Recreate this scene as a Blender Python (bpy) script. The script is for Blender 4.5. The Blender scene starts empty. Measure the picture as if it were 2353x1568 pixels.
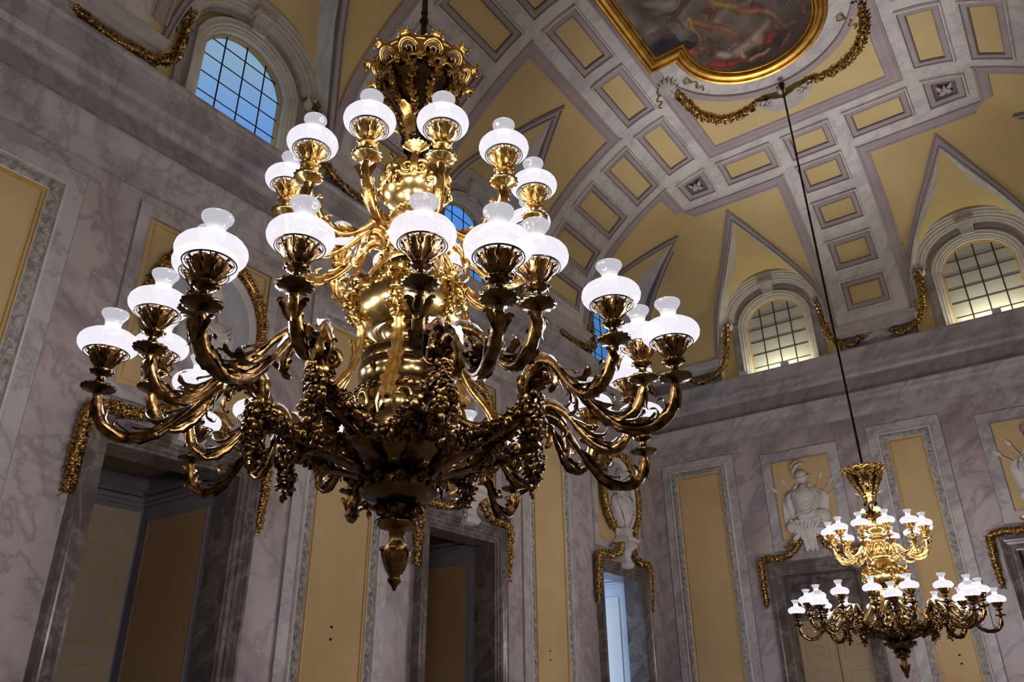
import bpy, math, random
from math import sin, cos, pi, sqrt, radians, hypot, atan2
from mathutils import Vector, Matrix, noise
random.seed(7)
C = bpy.context.scene.collection
V3 = Vector

# ------------------------------------------------------------------ materials
def newmat(name):
    m = bpy.data.materials.new(name); m.use_nodes = True
    nt = m.node_tree; b = nt.nodes['Principled BSDF']
    return m, nt, b
def N(nt, t, **kw):
    n = nt.nodes.new(t)
    for k, v in kw.items(): setattr(n, k, v)
    return n
def ramp(nt, stops):
    r = N(nt, 'ShaderNodeValToRGB'); e = r.color_ramp.elements
    while len(e) < len(stops): e.new(0.5)
    for el, (p, c) in zip(e, stops):
        el.position = p; el.color = (*c, 1)
    return r
def marble(name, base, dark, vein, scale=1.3, vscale=2.2, rough=0.35, vstr=0.55, stretch=(.75, .75, 2.2), spec=0.4):
    m, nt, b = newmat(name)
    tc = N(nt, 'ShaderNodeTexCoord'); mp = N(nt, 'ShaderNodeMapping')
    mp.vector_type = 'TEXTURE'; mp.inputs['Scale'].default_value = stretch; mp.inputs['Rotation'].default_value = (0.75, 0.65, 0.6)
    nt.links.new(tc.outputs['Object'], mp.inputs[0])
    n1 = N(nt, 'ShaderNodeTexNoise'); n1.inputs['Scale'].default_value = scale; n1.inputs['Detail'].default_value = 6
    n1.inputs['Roughness'].default_value = 0.6; n1.inputs['Distortion'].default_value = 0.5
    nt.links.new(mp.outputs[0], n1.inputs[0])
    r1 = ramp(nt, [(0.34, dark), (0.53, base)]); nt.links.new(n1.outputs[0], r1.inputs[0])
    n2 = N(nt, 'ShaderNodeTexNoise'); n2.inputs['Scale'].default_value = vscale; n2.inputs['Detail'].default_value = 8
    n2.inputs['Roughness'].default_value = 0.62; n2.inputs['Distortion'].default_value = 0.55
    nt.links.new(mp.outputs[0], n2.inputs[0])
    s = N(nt, 'ShaderNodeMath', operation='SUBTRACT'); s.inputs[1].default_value = 0.5
    a = N(nt, 'ShaderNodeMath', operation='ABSOLUTE')
    nt.links.new(n2.outputs[0], s.inputs[0]); nt.links.new(s.outputs[0], a.inputs[0])
    r2 = ramp(nt, [(0.0, (1, 1, 1)), (0.012, (.55, .55, .55)), (0.05, (0, 0, 0))]); nt.links.new(a.outputs[0], r2.inputs[0])
    mm = N(nt, 'ShaderNodeMath', operation='MULTIPLY'); mm.inputs[1].default_value = vstr
    nt.links.new(r2.outputs[0], mm.inputs[0])
    mx = N(nt, 'ShaderNodeMix', data_type='RGBA'); nt.links.new(mm.outputs[0], mx.inputs[0])
    nt.links.new(r1.outputs[0], mx.inputs[6]); mx.inputs[7].default_value = (*vein, 1)
    nt.links.new(mx.outputs[2], b.inputs['Base Color'])
    b.inputs['Roughness'].default_value = rough; b.inputs['Specular IOR Level'].default_value = spec
    return m
def plaster(name, c1, c2, scale=1.5, rough=0.8, bump=0.0, bscale=40, spec=.2):
    m, nt, b = newmat(name)
    tc = N(nt, 'ShaderNodeTexCoord'); n1 = N(nt, 'ShaderNodeTexNoise'); n1.inputs['Scale'].default_value = scale
    n1.inputs['Detail'].default_value = 5; nt.links.new(tc.outputs['Object'], n1.inputs[0])
    r1 = ramp(nt, [(0.3, c1), (0.7, c2)]); nt.links.new(n1.outputs[0], r1.inputs[0])
    nt.links.new(r1.outputs[0], b.inputs['Base Color']); b.inputs['Roughness'].default_value = rough
    b.inputs['Specular IOR Level'].default_value = spec
    if bump:
        n2 = N(nt, 'ShaderNodeTexNoise'); n2.inputs['Scale'].default_value = bscale; n2.inputs['Detail'].default_value = 3
        nt.links.new(tc.outputs['Object'], n2.inputs[0]); bp = N(nt, 'ShaderNodeBump'); bp.inputs['Strength'].default_value = bump
        bp.inputs['Distance'].default_value = 0.02
        nt.links.new(n2.outputs[0], bp.inputs['Height']); nt.links.new(bp.outputs[0], b.inputs['Normal'])
    return m
def metal(name, c1, c2, rough=0.3, scale=9, bump=0.25, bscale=60, r2=None, dist=0.004):
    m, nt, b = newmat(name)
    tc = N(nt, 'ShaderNodeTexCoord'); n1 = N(nt, 'ShaderNodeTexNoise'); n1.inputs['Scale'].default_value = scale
    n1.inputs['Detail'].default_value = 4; nt.links.new(tc.outputs['Object'], n1.inputs[0])
    r1 = ramp(nt, [(0.38, c1), (0.62, c2)]); nt.links.new(n1.outputs[0], r1.inputs[0])
    nt.links.new(r1.outputs[0], b.inputs['Base Color']); b.inputs['Metallic'].default_value = 1.0
    b.inputs['Roughness'].default_value = rough
    if bump:
        n2 = N(nt, 'ShaderNodeTexNoise'); n2.inputs['Scale'].default_value = bscale; n2.inputs['Detail'].default_value = 3
        nt.links.new(tc.outputs['Object'], n2.inputs[0]); bp = N(nt, 'ShaderNodeBump'); bp.inputs['Strength'].default_value = bump
        bp.inputs['Distance'].default_value = dist
        nt.links.new(n2.outputs[0], bp.inputs['Height']); nt.links.new(bp.outputs[0], b.inputs['Normal'])
    return m
M = {}
M['mauve_marble'] = marble('mauve_marble', (.425, .38, .36), (.275, .225, .225), (.18, .135, .15), 1.0, 1.3, .38, .6)
M['frieze_marble'] = marble('frieze_marble', (.33, .295, .285), (.26, .23, .225), (.16, .125, .13), 1.3, 1.9, .35, .6)
M['grey_marble'] = marble('grey_marble', (.455, .44, .42), (.30, .29, .285), (.17, .17, .175), 1.6, 1.8, .38, .55)
M['pale_marble'] = marble('pale_marble', (.72, .70, .65), (.57, .56, .52), (.36, .37, .375), 1.1, 1.3, .5, .5)
M['dark_marble'] = marble('dark_marble', (.115, .095, .085), (.06, .048, .046), (.30, .27, .23), 2.6, 2.0, .2, .5, (.8, .8, 1.6), .5)
M['mauve_paint'] = plaster('mauve_paint', (.40, .345, .345), (.48, .42, .42), 2.0, .7)
M['mauve_dark'] = plaster('mauve_dark', (.19, .155, .155), (.25, .21, .21), 2.0, .7)
M['yellow'] = plaster('yellow_plaster', (.65, .505, .235), (.75, .60, .29), .9, .85)
M['yellow_wall'] = plaster('yellow_cloth', (.495, .36, .17), (.57, .425, .215), 1.3, .85)
M['cream'] = plaster('cream_paint', (.36, .29, .185), (.42, .34, .225), 1.2, .45)
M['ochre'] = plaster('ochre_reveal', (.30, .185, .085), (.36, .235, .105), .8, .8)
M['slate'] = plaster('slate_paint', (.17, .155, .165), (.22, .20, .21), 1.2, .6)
M['day_paint'] = plaster('daylit_paint', (.42, .44, .48), (.5, .52, .56), 1, .6)  # daylight on the third door's lining put into a paler colour
M['day_panel'] = plaster('daylit_panel', (.55, .53, .48), (.62, .60, .55), 1, .7)  # its reveal panels, lightened in colour for the same daylight
M['stucco'] = plaster('white_stucco', (.50, .475, .44), (.62, .59, .54), 6, .6, .15, 50)
M['recess'] = plaster('blue_grey_recess', (.33, .33, .35), (.40, .40, .42), 2.0, .8)
M['leaf_band'] = plaster('carved_leaf_band', (.20, .19, .17), (.50, .47, .42), 16, .5, 1.0, 30)
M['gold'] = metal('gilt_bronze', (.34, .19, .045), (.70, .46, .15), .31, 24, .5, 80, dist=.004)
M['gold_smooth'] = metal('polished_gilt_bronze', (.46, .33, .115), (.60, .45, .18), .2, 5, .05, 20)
M['bronze'] = metal('shaded_gilt_bronze', (.045, .024, .009), (.25, .145, .048), .31, 24, .5, 80, dist=.004)  # gilding darkened in colour to carry the weak light on the lower tiers
M['bronze_smooth'] = metal('shaded_polished_bronze', (.075, .048, .02), (.19, .13, .05), .2, 5, .08, 20)  # same shade put into the polished metal's colour, crown bell included
M['gilt_frame'] = metal('gilt_frame', (.50, .27, .05), (.70, .43, .10), .34, 5, .3, 25)
M['gilt_garland'] = metal('gilt_garland', (.30, .17, .05), (.62, .40, .13), .38, 22, .4, 70)
M['iron'] = metal('dark_iron', (.03, .025, .02), (.07, .05, .035), .5, 8, .1)
M['gold_line'] = plaster('gilt_line', (.44, .29, .085), (.52, .36, .12), 8, .4, spec=.5)
M['black'] = plaster('black_metal', (.012, .012, .015), (.02, .02, .022), 4, .5)
M['dust'] = plaster('dusty_leaf', (.42, .37, .31), (.60, .55, .48), 20, .8, .5, 60)
M['floor'] = marble('floor_marble', (.55, .50, .45), (.42, .38, .34), (.25, .22, .2), .8, 1.2, .2, .4)
M['fixture'] = plaster('white_enamel', (.6, .58, .54), (.7, .68, .64), 5, .4)
M['frost'] = plaster('frosted_glass', (.48, .48, .42), (.56, .56, .50), .6, .35, 0, 40, .5)
def shade_material(name='opal_glass', tc=.4, se=None):
    m = bpy.data.materials.new(name); m.use_nodes = True; nt = m.node_tree; nt.nodes.clear()
    out = N(nt, 'ShaderNodeOutputMaterial')
    tp = N(nt, 'ShaderNodeBsdfTransparent'); tp.inputs[0].default_value = (tc, tc, tc*1.02, 1)
    tr = N(nt, 'ShaderNodeBsdfTranslucent'); tr.inputs[0].default_value = (.93, .92, .97, 1)
    gl = N(nt, 'ShaderNodeBsdfGlossy'); gl.inputs['Roughness'].default_value = .05
    em = N(nt, 'ShaderNodeEmission'); em.inputs[0].default_value = (.94, .92, 1.0, 1); em.inputs[1].default_value = SHADE_E if se is None else se
    m1 = N(nt, 'ShaderNodeMixShader'); m1.inputs[0].default_value = SHADE_T
    nt.links.new(tp.outputs[0], m1.inputs[1]); nt.links.new(tr.outputs[0], m1.inputs[2])
    m2 = N(nt, 'ShaderNodeMixShader'); m2.inputs[0].default_value = .05
    nt.links.new(m1.outputs[0], m2.inputs[1]); nt.links.new(gl.outputs[0], m2.inputs[2])
    ad = N(nt, 'ShaderNodeAddShader'); nt.links.new(m2.outputs[0], ad.inputs[0]); nt.links.new(em.outputs[0], ad.inputs[1])
    nt.links.new(ad.outputs[0], out.inputs[0])
    return m
SHADE_E = .41
SHADE_T = .006
LAMP_W = 27.0
M['shade'] = shade_material()
M['chimney'] = shade_material('opal_chimney', .05, .55)
def glass_material():
    m = bpy.data.materials.new('window_glass'); m.use_nodes = True; nt = m.node_tree; nt.nodes.clear()
    out = N(nt, 'ShaderNodeOutputMaterial'); tr = N(nt, 'ShaderNodeBsdfTransparent'); tr.inputs[0].default_value = (.85, .92, .97, 1)
    gl = N(nt, 'ShaderNodeBsdfGlossy'); gl.inputs['Roughness'].default_value = .03
    mx = N(nt, 'ShaderNodeMixShader'); mx.inputs[0].default_value = .07
    nt.links.new(tr.outputs[0], mx.inputs[1]); nt.links.new(gl.outputs[0], mx.inputs[2]); nt.links.new(mx.outputs[0], out.inputs[0])
    return m
M['glass'] = glass_material()
def emis(name, c, s):
    m, nt, b = newmat(name); b.inputs['Emission Color'].default_value = (*c, 1); b.inputs['Emission Strength'].default_value = s
    b.inputs['Base Color'].default_value = (.3, .3, .3, 1); return m

# ------------------------------------------------------------------ mesh builder
class MB:
    def __init__(s): s.v = []; s.f = []; s.m = []; s.sm = []; s.mat = 0; s.smooth = True; s.X = None
    def tf(s, p):
        p = V3(p); return s.X @ p if s.X else p
    def add(s, pts):
        b = len(s.v); s.v.extend(tuple(s.tf(p)) for p in pts); return b
    def face(s, idx, mat=None, smooth=None):
        s.f.append(tuple(idx)); s.m.append(s.mat if mat is None else mat); s.sm.append(s.smooth if smooth is None else smooth)
    def grid(s, rows, cu=False, cv=False, mats=None, smooth=None, flip=False):
        nr = len(rows); nc = len(rows[0]); b = s.add([p for r in rows for p in r])
        for i in range(nr if cv else nr - 1):
            for j in range(nc if cu else nc - 1):
                i2 = (i + 1) % nr; j2 = (j + 1) % nc
                q = (b + i*nc + j, b + i*nc + j2, b + i2*nc + j2, b + i2*nc + j)
                if flip: q = q[::-1]
                s.face(q, mats[i] if mats else None, smooth)
    def lathe(s, prof, n=24, fn=None, ax=V3((0, 0, 0))):
        rows = []
        for i, (r, z) in enumerate(prof):
            row = []
            for k in range(n):
                a = 2*pi*k/n; rr = r; zz = z
                if fn: rr, zz = fn(i, a, r, z)
                row.append((ax[0] + rr*cos(a), ax[1] + rr*sin(a), ax[2] + zz))
            rows.append(row)
        s.grid(rows, cu=True)
    def box(s, x0, x1, y0, y1, z0, z1, mat=None):
        b = s.add([(x, y, z) for z in (z0, z1) for y in (y0, y1) for x in (x0, x1)])
        for q in ((0, 2, 3, 1), (4, 5, 7, 6), (0, 1, 5, 4), (2, 6, 7, 3), (0, 4, 6, 2), (1, 3, 7, 5)):
            s.face([b + i for i in q], mat, False)
    def tube(s, pts, rad, n=8, caps=True, ref=None, flute=0):
        pts = [V3(p) for p in pts]; L = len(pts)
        if not hasattr(rad, '__len__'): rad = [rad]*L
        rows = []; up = ref
        for i, p in enumerate(pts):
            t = (pts[min(i+1, L-1)] - pts[max(i-1, 0)]).normalized()
            if up is None: up = V3((0, 0, 1)) if abs(t.z) < .9 else V3((1, 0, 0))
            x = t.cross(up)
            if x.length < 1e-5: x = t.cross(V3((1, .1, 0)))
            x.normalize(); y = x.cross(t).normalized(); up = y
            row = []
            for k in range(n):
                a = 2*pi*k/n; rr = rad[i]*(1 + (flute*(k % 2) if flute else 0))
                row.append(p + x*cos(a)*rr + y*sin(a)*rr)
            rows.append(row)
        b0 = len(s.v); s.grid(rows, cu=True)
        if caps:
            s.face([b0 + k for k in range(n)]); e = b0 + (L-1)*n; s.face([e + n-1-k for k in range(n)])
    def blob(s, c, r, n=6, m=4, sq=(1, 1, 1)):
        c = V3(c); rows = []
        for i in range(m+1):
            th = pi*i/m; rows.append([c + V3((sin(th)*cos(2*pi*k/n)*r*sq[0], sin(th)*sin(2*pi*k/n)*r*sq[1], cos(th)*r*sq[2])) for k in range(n)])
        s.grid(rows, cu=True)
    def leaf(s, path, side, w, lobes=4, depth=.3, cup=.25, n=None, tipc=0.0):
        """acanthus leaf: centreline path, side = sideways vector, w = half width"""
        path = [V3(p) for p in path]; side = V3(side).normalized()
        P = smooth_path(path, n or max(10, lobes*4)); L = len(P); rows = []
        for i, p in enumerate(P):
            t = i/(L-1); tg = (P[min(i+1, L-1)] - P[max(i-1, 0)]).normalized()
            sd = (side - tg*side.dot(tg)).normalized(); nr = sd.cross(tg)
            env = sin(pi*min(1, .12 + .88*t)**.75)**.8 if t < 1 else 0
            env = max(env, .02)
            lb = 1 - depth*(abs(cos(lobes*pi*t))**1.5)
            ww = w*env*lb
            back = tg*(-.25*w*(1-lb)*1.5)
            cp = cup*w*env
            rows.append([p - sd*ww + nr*cp*(.9 - .5*(1-lb)) + back, p - sd*ww*.5 + nr*cp*.15, p + nr*cp*.35, p + sd*ww*.5 + nr*cp*.15, p + sd*ww + nr*cp*(.9 - .5*(1-lb)) + back])
        s.grid(rows)
    def scroll(s, c, ax_u, ax_v, R, turns, r, n=22, dirn=1, start=0):
        c = V3(c); pts = []; rad = []
        for i in range(n+1):
            t = i/n; a = start + dirn*turns*2*pi*t; rr = R*(1 - .82*t)
            pts.append(c + V3(ax_u)*cos(a)*rr + V3(ax_v)*sin(a)*rr); rad.append(r*(1 - .5*t))
        s.tube(pts, rad, 6)
        s.blob(pts[-1], r*.9)
    def build(s, name, mats, parent=None, loc=None, kind=None):
        me = bpy.data.meshes.new(name); me.from_pydata(s.v, [], s.f)
        if not isinstance(mats, (list, tuple)): mats = [mats]
        for m in mats: me.materials.append(m if not isinstance(m, str) else M[m])
        me.polygons.foreach_set('material_index', s.m); me.polygons.foreach_set('use_smooth', s.sm)
        me.update(); me.validate()
        o = bpy.data.objects.new(name, me); C.objects.link(o)
        if parent: o.parent = parent
        if loc: o.location = loc
        if kind: o['kind'] = kind
        return o
def smooth_path(P, n):
    P = [V3(p) for p in P]
    if len(P) < 3: return [P[0].lerp(P[-1], i/n) for i in range(n+1)]
    out = []; m = len(P)-1
    for i in range(n+1):
        t = i/n*m; k = min(int(t), m-1); u = t-k
        a = P[max(k-1, 0)]; b = P[k]; c = P[k+1]; d = P[min(k+2, m)]
        out.append(.5*((2*b) + (c-a)*u + (2*a-5*b+4*c-d)*u*u + (-a+3*b-3*c+d)*u**3))
    return out
def empty(name, loc=(0, 0, 0), rz=0, label=None, cat=None, group=None, kind=None, parent=None):
    o = bpy.data.objects.new(name, None); C.objects.link(o); o.location = loc; o.rotation_euler = (0, 0, rz)
    o.empty_display_size = .1
    if parent: o.parent = parent
    return tag(o, label, cat, group, kind)
def tag(o, label=None, cat=None, group=None, kind=None):
    if label: o['label'] = label
    if cat: o['category'] = cat
    if group: o['group'] = group
    if kind: o['kind'] = kind
    return o
def kids(o): return [x for x in ALL_KIDS(o)]
def ALL_KIDS(o): return [c for c in C.objects if c.parent is o]
def copy_tree(o, parent=None, index=None):
    if index is None:
        index = {}
        for c in C.objects:
            if c.parent: index.setdefault(c.parent.name, []).append(c)
    c = o.copy(); C.objects.link(c)
    if parent: c.parent = parent
    for ch in index.get(o.name, []): copy_tree(ch, c, index)
    return c

# ------------------------------------------------------------------ frames
class Frame:
    def __init__(s, O, U, Nn): s.O = V3(O); s.U = V3(U); s.N = V3(Nn)
    def P(s, u, z, d=0): return s.O + s.U*u + s.N*d + V3((0, 0, z))
    def X(s, u=0, z=0, d=0):     # local x = along wall, y = up the wall (z), z = out of the wall
        m = Matrix.Identity(4); Z = V3((0, 0, 1))
        for i in range(3): m[i][0] = s.U[i]; m[i][1] = Z[i]; m[i][2] = s.N[i]; m[i][3] = s.P(u, z, d)[i]
        return m
RW = 9.9; RL = 20.0
FL = Frame((0, 0, 0), (0, 1, 0), (1, 0, 0))
FB = Frame((0, 0, 0), (1, 0, 0), (0, -1, 0))
FR = Frame((RW, 0, 0), (0, -1, 0), (-1, 0, 0))
FS = Frame((0, -RL, 0), (-1, 0, 0), (0, 1, 0))
SP = [(0.25, 8.15), (.30, 8.5), (.38, 8.9), (.55, 9.33), (.75, 9.62), (1.05, 9.93), (1.36, 10.2), (1.7, 10.45), (2.05, 10.67), (2.4, 10.85), (2.8, 10.99), (3.3, 11.08), (3.9, 11.1), (5, 11.1), (30, 11.1)]
def cove(s):
    if s <= SP[0][0]: return SP[0][1]
    for k in range(len(SP)-1):
        (a, za), (b, zb) = SP[k], SP[k+1]
        if s <= b:
            def sl(i):
                if i <= 0: return (SP[1][1]-SP[0][1])/(SP[1][0]-SP[0][0])
                if i >= len(SP)-1: return 0
                d0 = (SP[i][1]-SP[i-1][1])/(SP[i][0]-SP[i-1][0]); d1 = (SP[i+1][1]-SP[i][1])/(SP[i+1][0]-SP[i][0])
                return 0 if d0*d1 <= 0 else 2*d0*d1/(d0+d1)
            h = b-a; t = (s-a)/h; m0 = sl(k)*h; m1 = sl(k+1)*h
            return (2*t**3-3*t*t+1)*za + (t**3-2*t*t+t)*m0 + (-2*t**3+3*t*t)*zb + (t**3-t*t)*m1
    return 11.1
def CP(F, u, s, h=0):
    z = cove(s); d = (cove(s+.01)-cove(max(.25, s-.01)))/(.02 if s > .26 else .01)
    n = sqrt(1+d*d); return F.P(u, z - h/n, s + h*d/n)
ARC = [(.25, 0.0)]
while ARC[-1][0] < 4:
    _s = ARC[-1][0] + .005; ARC.append((_s, ARC[-1][1] + hypot(.005, cove(_s)-cove(_s-.005))))
CRA = [(b, a) for a, b in ARC]
def interp(tab, x):
    if x <= tab[0][0]: return tab[0][1]
    for (a, ya), (b, yb) in zip(tab, tab[1:]):
        if x <= b: return ya+(yb-ya)*(x-a)/(b-a)
    return tab[-1][1]
WO = [(.25, 1.27), (.43, 1.13), (.81, .82), (1.36, .42), (2.03, 0)]
WC = [(.25, 1.19), (.43, 1.03), (.81, .71), (1.36, .29), (1.78, 0)]
LUN_L = [-1.8, -6.44, -10.89, -15.5]; LUN_B = [3.06, 6.84]

# ------------------------------------------------------------------ ceiling
ceiling = empty('ceiling', kind='structure')
def srows(a, b):
    r = [a]; s = a
    while s < b - 1e-6:
        s += .02 if s < .4 else (.05 if s < 1 else .09); r.append(min(s, b))
    return r
def cove_wall(F, L, u0, u1, lun, name):
    mb = MB(); rows = srows(.25, 1.8)
    seg = [None] + lun + [None]
    for a, b in zip(seg, seg[1:]):
        g = []
        for s in rows:
            ua = u0 + s if a is None else a + interp(WC, s)
            ub = u1 - s if b is None else b - interp(WC, s)
            g.append([CP(F, ua + (ub-ua)*k/24, s) for k in range(25)])
        mb.grid(g)
    g = [[CP(F, u0+s + (u1-u0-2*s)*k/40, s) for k in range(41)] for s in srows(1.8, 3.9)]
    mb.grid(g)
    mb.build(name, 'yellow', ceiling)
cove_wall(FL, RL, -RL, 0, sorted(LUN_L), 'vault_cove')
cove_wall(FB, RW, 0, RW, LUN_B, 'vault_cove')
cove_wall(FR, RL, 0, RL, sorted([-l for l in LUN_L]), 'vault_cove')
cove_wall(FS, RW, -RW, 0, sorted([-l for l in LUN_B]), 'vault_cove')
mb = MB(); mb.smooth = False
mb.grid([[V3((x, y, 11.1)) for x in (3.88, RW-3.88)] for y in (-3.88, -RL+3.88)])
mb.build('flat_ceiling', 'pale_marble', ceiling)

def rect_ring(mb, mp, r, prof, nu=8, nv=8):
    """r=(u0,u1,v0,v1); prof=[(inset,h,mat)...] loops from the outside in"""
    loops = []
    for ins, h, mt in prof:
        u0, u1, v0, v1 = r[0]+ins, r[1]-ins, r[2]+ins, r[3]-ins; lp = []
        for k in range(nu): lp.append(mp(u0+(u1-u0)*k/nu, v0, h))
        for k in range(nv): lp.append(mp(u1, v0+(v1-v0)*k/nv, h))
        for k in range(nu): lp.append(mp(u1-(u1-u0)*k/nu, v1, h))
        for k in range(nv): lp.append(mp(u0, v1-(v1-v0)*k/nv, h))
        loops.append(lp)
    for i in range(len(loops)-1):
        mb.grid([loops[i], loops[i+1]], cu=True, mats=[prof[i][2]], smooth=False)
def rect_fill(mb, mp, r, ins, h, mat, nu=8, nv=8):
    u0, u1, v0, v1 = r[0]+ins, r[1]-ins, r[2]+ins, r[3]-ins
    mb.grid([[mp(u0+(u1-u0)*i/nu, v0+(v1-v0)*j/nv, h) for i in range(nu+1)] for j in range(nv+1)], mats=[mat]*nv, smooth=False)
def slab(mb, mp, r, h, mat, nu=12, nv=12, base=-.01):
    rect_ring(mb, mp, r, [(0, base, mat), (0, h, mat)], nu, nv); rect_fill(mb, mp, r, 0, h, mat, nu, nv)
CMATS = ['pale_marble', 'mauve_paint', 'mauve_dark', 'yellow']
def coffer(F, u0, u1, s0, s1, wk=1.0, fill=3, name="coffer", base=.046, corner=False):
    s0, s1 = interp(ARC, s0), interp(ARC, s1)
    mp = lambda u, l, h: CP(F, u, interp(CRA, l), h)
    if corner: mp = lambda u, l, h: V3((u, -interp(CRA, l), cove(min(u, interp(CRA, l), RW-u))-h))
    wu = (u1-u0); ws = (s1-s0); k = min(.165, ws*.2*wk+.02)
    mb = MB(); n = max(4, int(max(wu, ws)/.12))
    prof = [(0, base-.02, 0), (0, base+.026, 0), (.01, base+.034, 0), (.026, base+.034, 0), (.034, base+.02, 2), (.048, base+.004, 1), (k-.035, base+.004, 1), (k-.02, base+.016, 2), (k-.008, base+.012, 2), (k, base-.02, 3)]
    rect_ring(mb, mp, (u0, u1, s0, s1), prof, n, n)
    rect_fill(mb, mp, (u0, u1, s0, s1), k, base-.02, fill, n, n)
    return mb.build(name, CMATS, ceiling)
def strip(F, u0, u1, s0, s1, h, mat, name, nu=None, nv=None):
    mb = MB(); slab(mb, lambda u, s, h: CP(F, u, s, h), (u0, u1, s0, s1), h, 0, nu or max(2, int((u1-u0)/.15)), nv or max(2, int((s1-s0)/.06)))
    return mb.build(name, mat, ceiling)
def border(F, u0, u1, s0, s1, name='panel_border', h=.045):
    pass
RING0, RING1 = 2.27, 3.27
# marble ring around the flat of the vault, laid along the four sides with mitred ends
def ring(F, u0, u1, s0, s1, h, mat, name, nn=90, prof=None):
    mb = MB(); rows = []
    prof = prof or [(0, -.01), (0, h), (1, h), (1, -.01)]
    fine = []
    for a, b in zip(prof, prof[1:]):
        fine.append(a)
        if b[0]-a[0] > .3:
            for q in range(1, 8): fine.append((a[0]+(b[0]-a[0])*q/8, a[1]+(b[1]-a[1])*q/8))
    fine.append(prof[-1])
    for t, hh in fine:
        s = s0+(s1-s0)*t
        rows.append([CP(F, u0+s + (u1-u0-2*s)*k/nn, s, hh) for k in range(nn+1)])
    mb.smooth = False; mb.grid(rows); return mb.build(name, mat, ceiling)
for F, a, b in ((FL, -RL, 0), (FB, 0, RW), (FR, 0, RL), (FS, -RW, 0)):
    ring(F, a, b, RING0, RING1, .02, 'pale_marble', 'ceiling_ring')
    ring(F, a, b, 3.25, 3.48, .05, ['mauve_paint'], 'ring_moulding', prof=[(0, 0), (0, .06), (.12, .07), (.2, .045), (.55, .045), (.62, .03), (.9, .03), (1, -.01)])

def rib(F, uc, hm, hb, hc, coffs, name='vault_rib'):
    # hm: half width marble, hb: with mauve border, hc: half coffer width
    strip(F, uc-hm, uc+hm, .26, 2.3, .02, 'pale_marble', name)
    for sg in (-1, 1):
        mb = MB(); rows = []
        for w, h in ((hm-.02, .0), (hm-.02, .05), (hm+.01, .055), (hm+.03, .035), (hb-.05, .03), (hb-.03, .045), (hb, .04), (hb, -.01)):
            w0 = w
            s1 = RING0 - (w-hm) + .02; rows.append([CP(F, uc+sg*w0, .3 + (s1-.3)*(t/44)**1.5, h) for t in range(45)])
        mb.smooth = False; mb.grid(rows); mb.build('rib_border', 'mauve_paint', ceiling)
    for s0, s1 in coffs: coffer(F, uc-hc, uc+hc, s0, s1)
CO = [(.31, .45), (.53, .92), (1.07, 1.56), (1.73, 2.28)]
for F, sg in ((FL, 1), (FR, -1)):
    for uc in (-4.12, -8.67, -13.18, -17.6): rib(F, sg*uc, .91, 1.07, .69, CO)
for F, uc in ((FB, 4.95), (FS, -4.95)): rib(F, uc, .67, .84, .42, [(.31, .48), (.57, .98), (1.16, 1.63), (1.8, 2.34)])
# top mauve border of each yellow field
def field_border(F, u0, u1, h=.04):
    mb = MB(); rows = []
    for s, hh in ((RING0+.01, .0), (RING0+.01, .055), (RING0-.02, .06), (RING0-.04, .035), (2.15, .03), (2.13, .045), (2.11, .04), (2.11, -.01)):
        k = RING0 - s
        a = u0 + (k if True else 0); b = u1 - k
        rows.append([CP(F, a+(b-a)*i/30, s, hh) for i in range(31)])
    mb.smooth = False; mb.grid(rows); mb.build('field_border', 'mauve_paint', ceiling)
for F, sg in ((FL, 1), (FR, -1)):
    for a, b in ((-7.76, -5.03), (-12.27, -9.58), (-16.7, -14.09)):
        field_border(F, min(sg*a, sg*b), max(sg*a, sg*b))
    a, b = (-3.21, -RING0) if sg == 1 else (RING0, 3.21)
    field_border(F, a, b)
for F, ss in ((FB, 1), (FS, -1)):
    for a, b in ((RING0, 4.28), (5.62, RW-RING0)): field_border(F, min(ss*a, ss*b), max(ss*a, ss*b))
# coffers and rosettes on the ring
RX = (2.46, 3.07)
def ringcoffs(F, spans):
    for a, b in spans: coffer(F, a, b, RX[0], RX[1])
ls = [(-4.85, -3.44), (-6.35, -5.1), (-7.78, -6.57), (-9.33, -8.0), (-10.8, -9.55), (-12.2, -11.0), (-13.9, -12.45), (-15.3, -14.1)]
ringcoffs(FL, ls); ringcoffs(FR, [(-b, -a) for a, b in ls])
ringcoffs(FB, [(3.28, 4.33), (4.53, 5.37), (5.6, 6.65)])
def rosette(F, u0, label):
    coffer(F, u0, u0+.61, RX[0], RX[1]+.02, fill=2, name='rosette_coffer', corner=True)
    o = V3((u0+.305, -2.775, cove(2.77)-.04)); mb = MB()
    for k in range(8):
        a = k*pi/4 + pi/4; L = .17 if k % 2 == 0 else .1; w = .05 if k % 2 == 0 else .035
        d = V3((cos(a), sin(a), 0)); sd = V3((-sin(a), cos(a), 0))
        mb.leaf([d*.02 + V3((0, 0, -.02)), d*L*.5 + V3((0, 0, -.075)), d*L*.95 + V3((0, 0, -.03))], sd, w, 2, .15, .3, 8)
    mb.blob((0, 0, -.05), .028, 10, 6)
    for k in range(8): mb.blob((.032*cos(k*pi/4), .032*sin(k*pi/4), -.045), .012)
    tag(mb.build('rosette', 'stucco', None, o), label, 'rosette', 'flower rosettes on the vault')
rosette(FB, 2.46, 'pale stucco flower rosette in square coffer nearest the big chandelier')
rosette(FB, 6.86, 'pale stucco flower rosette in square coffer at far right of vault')

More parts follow.
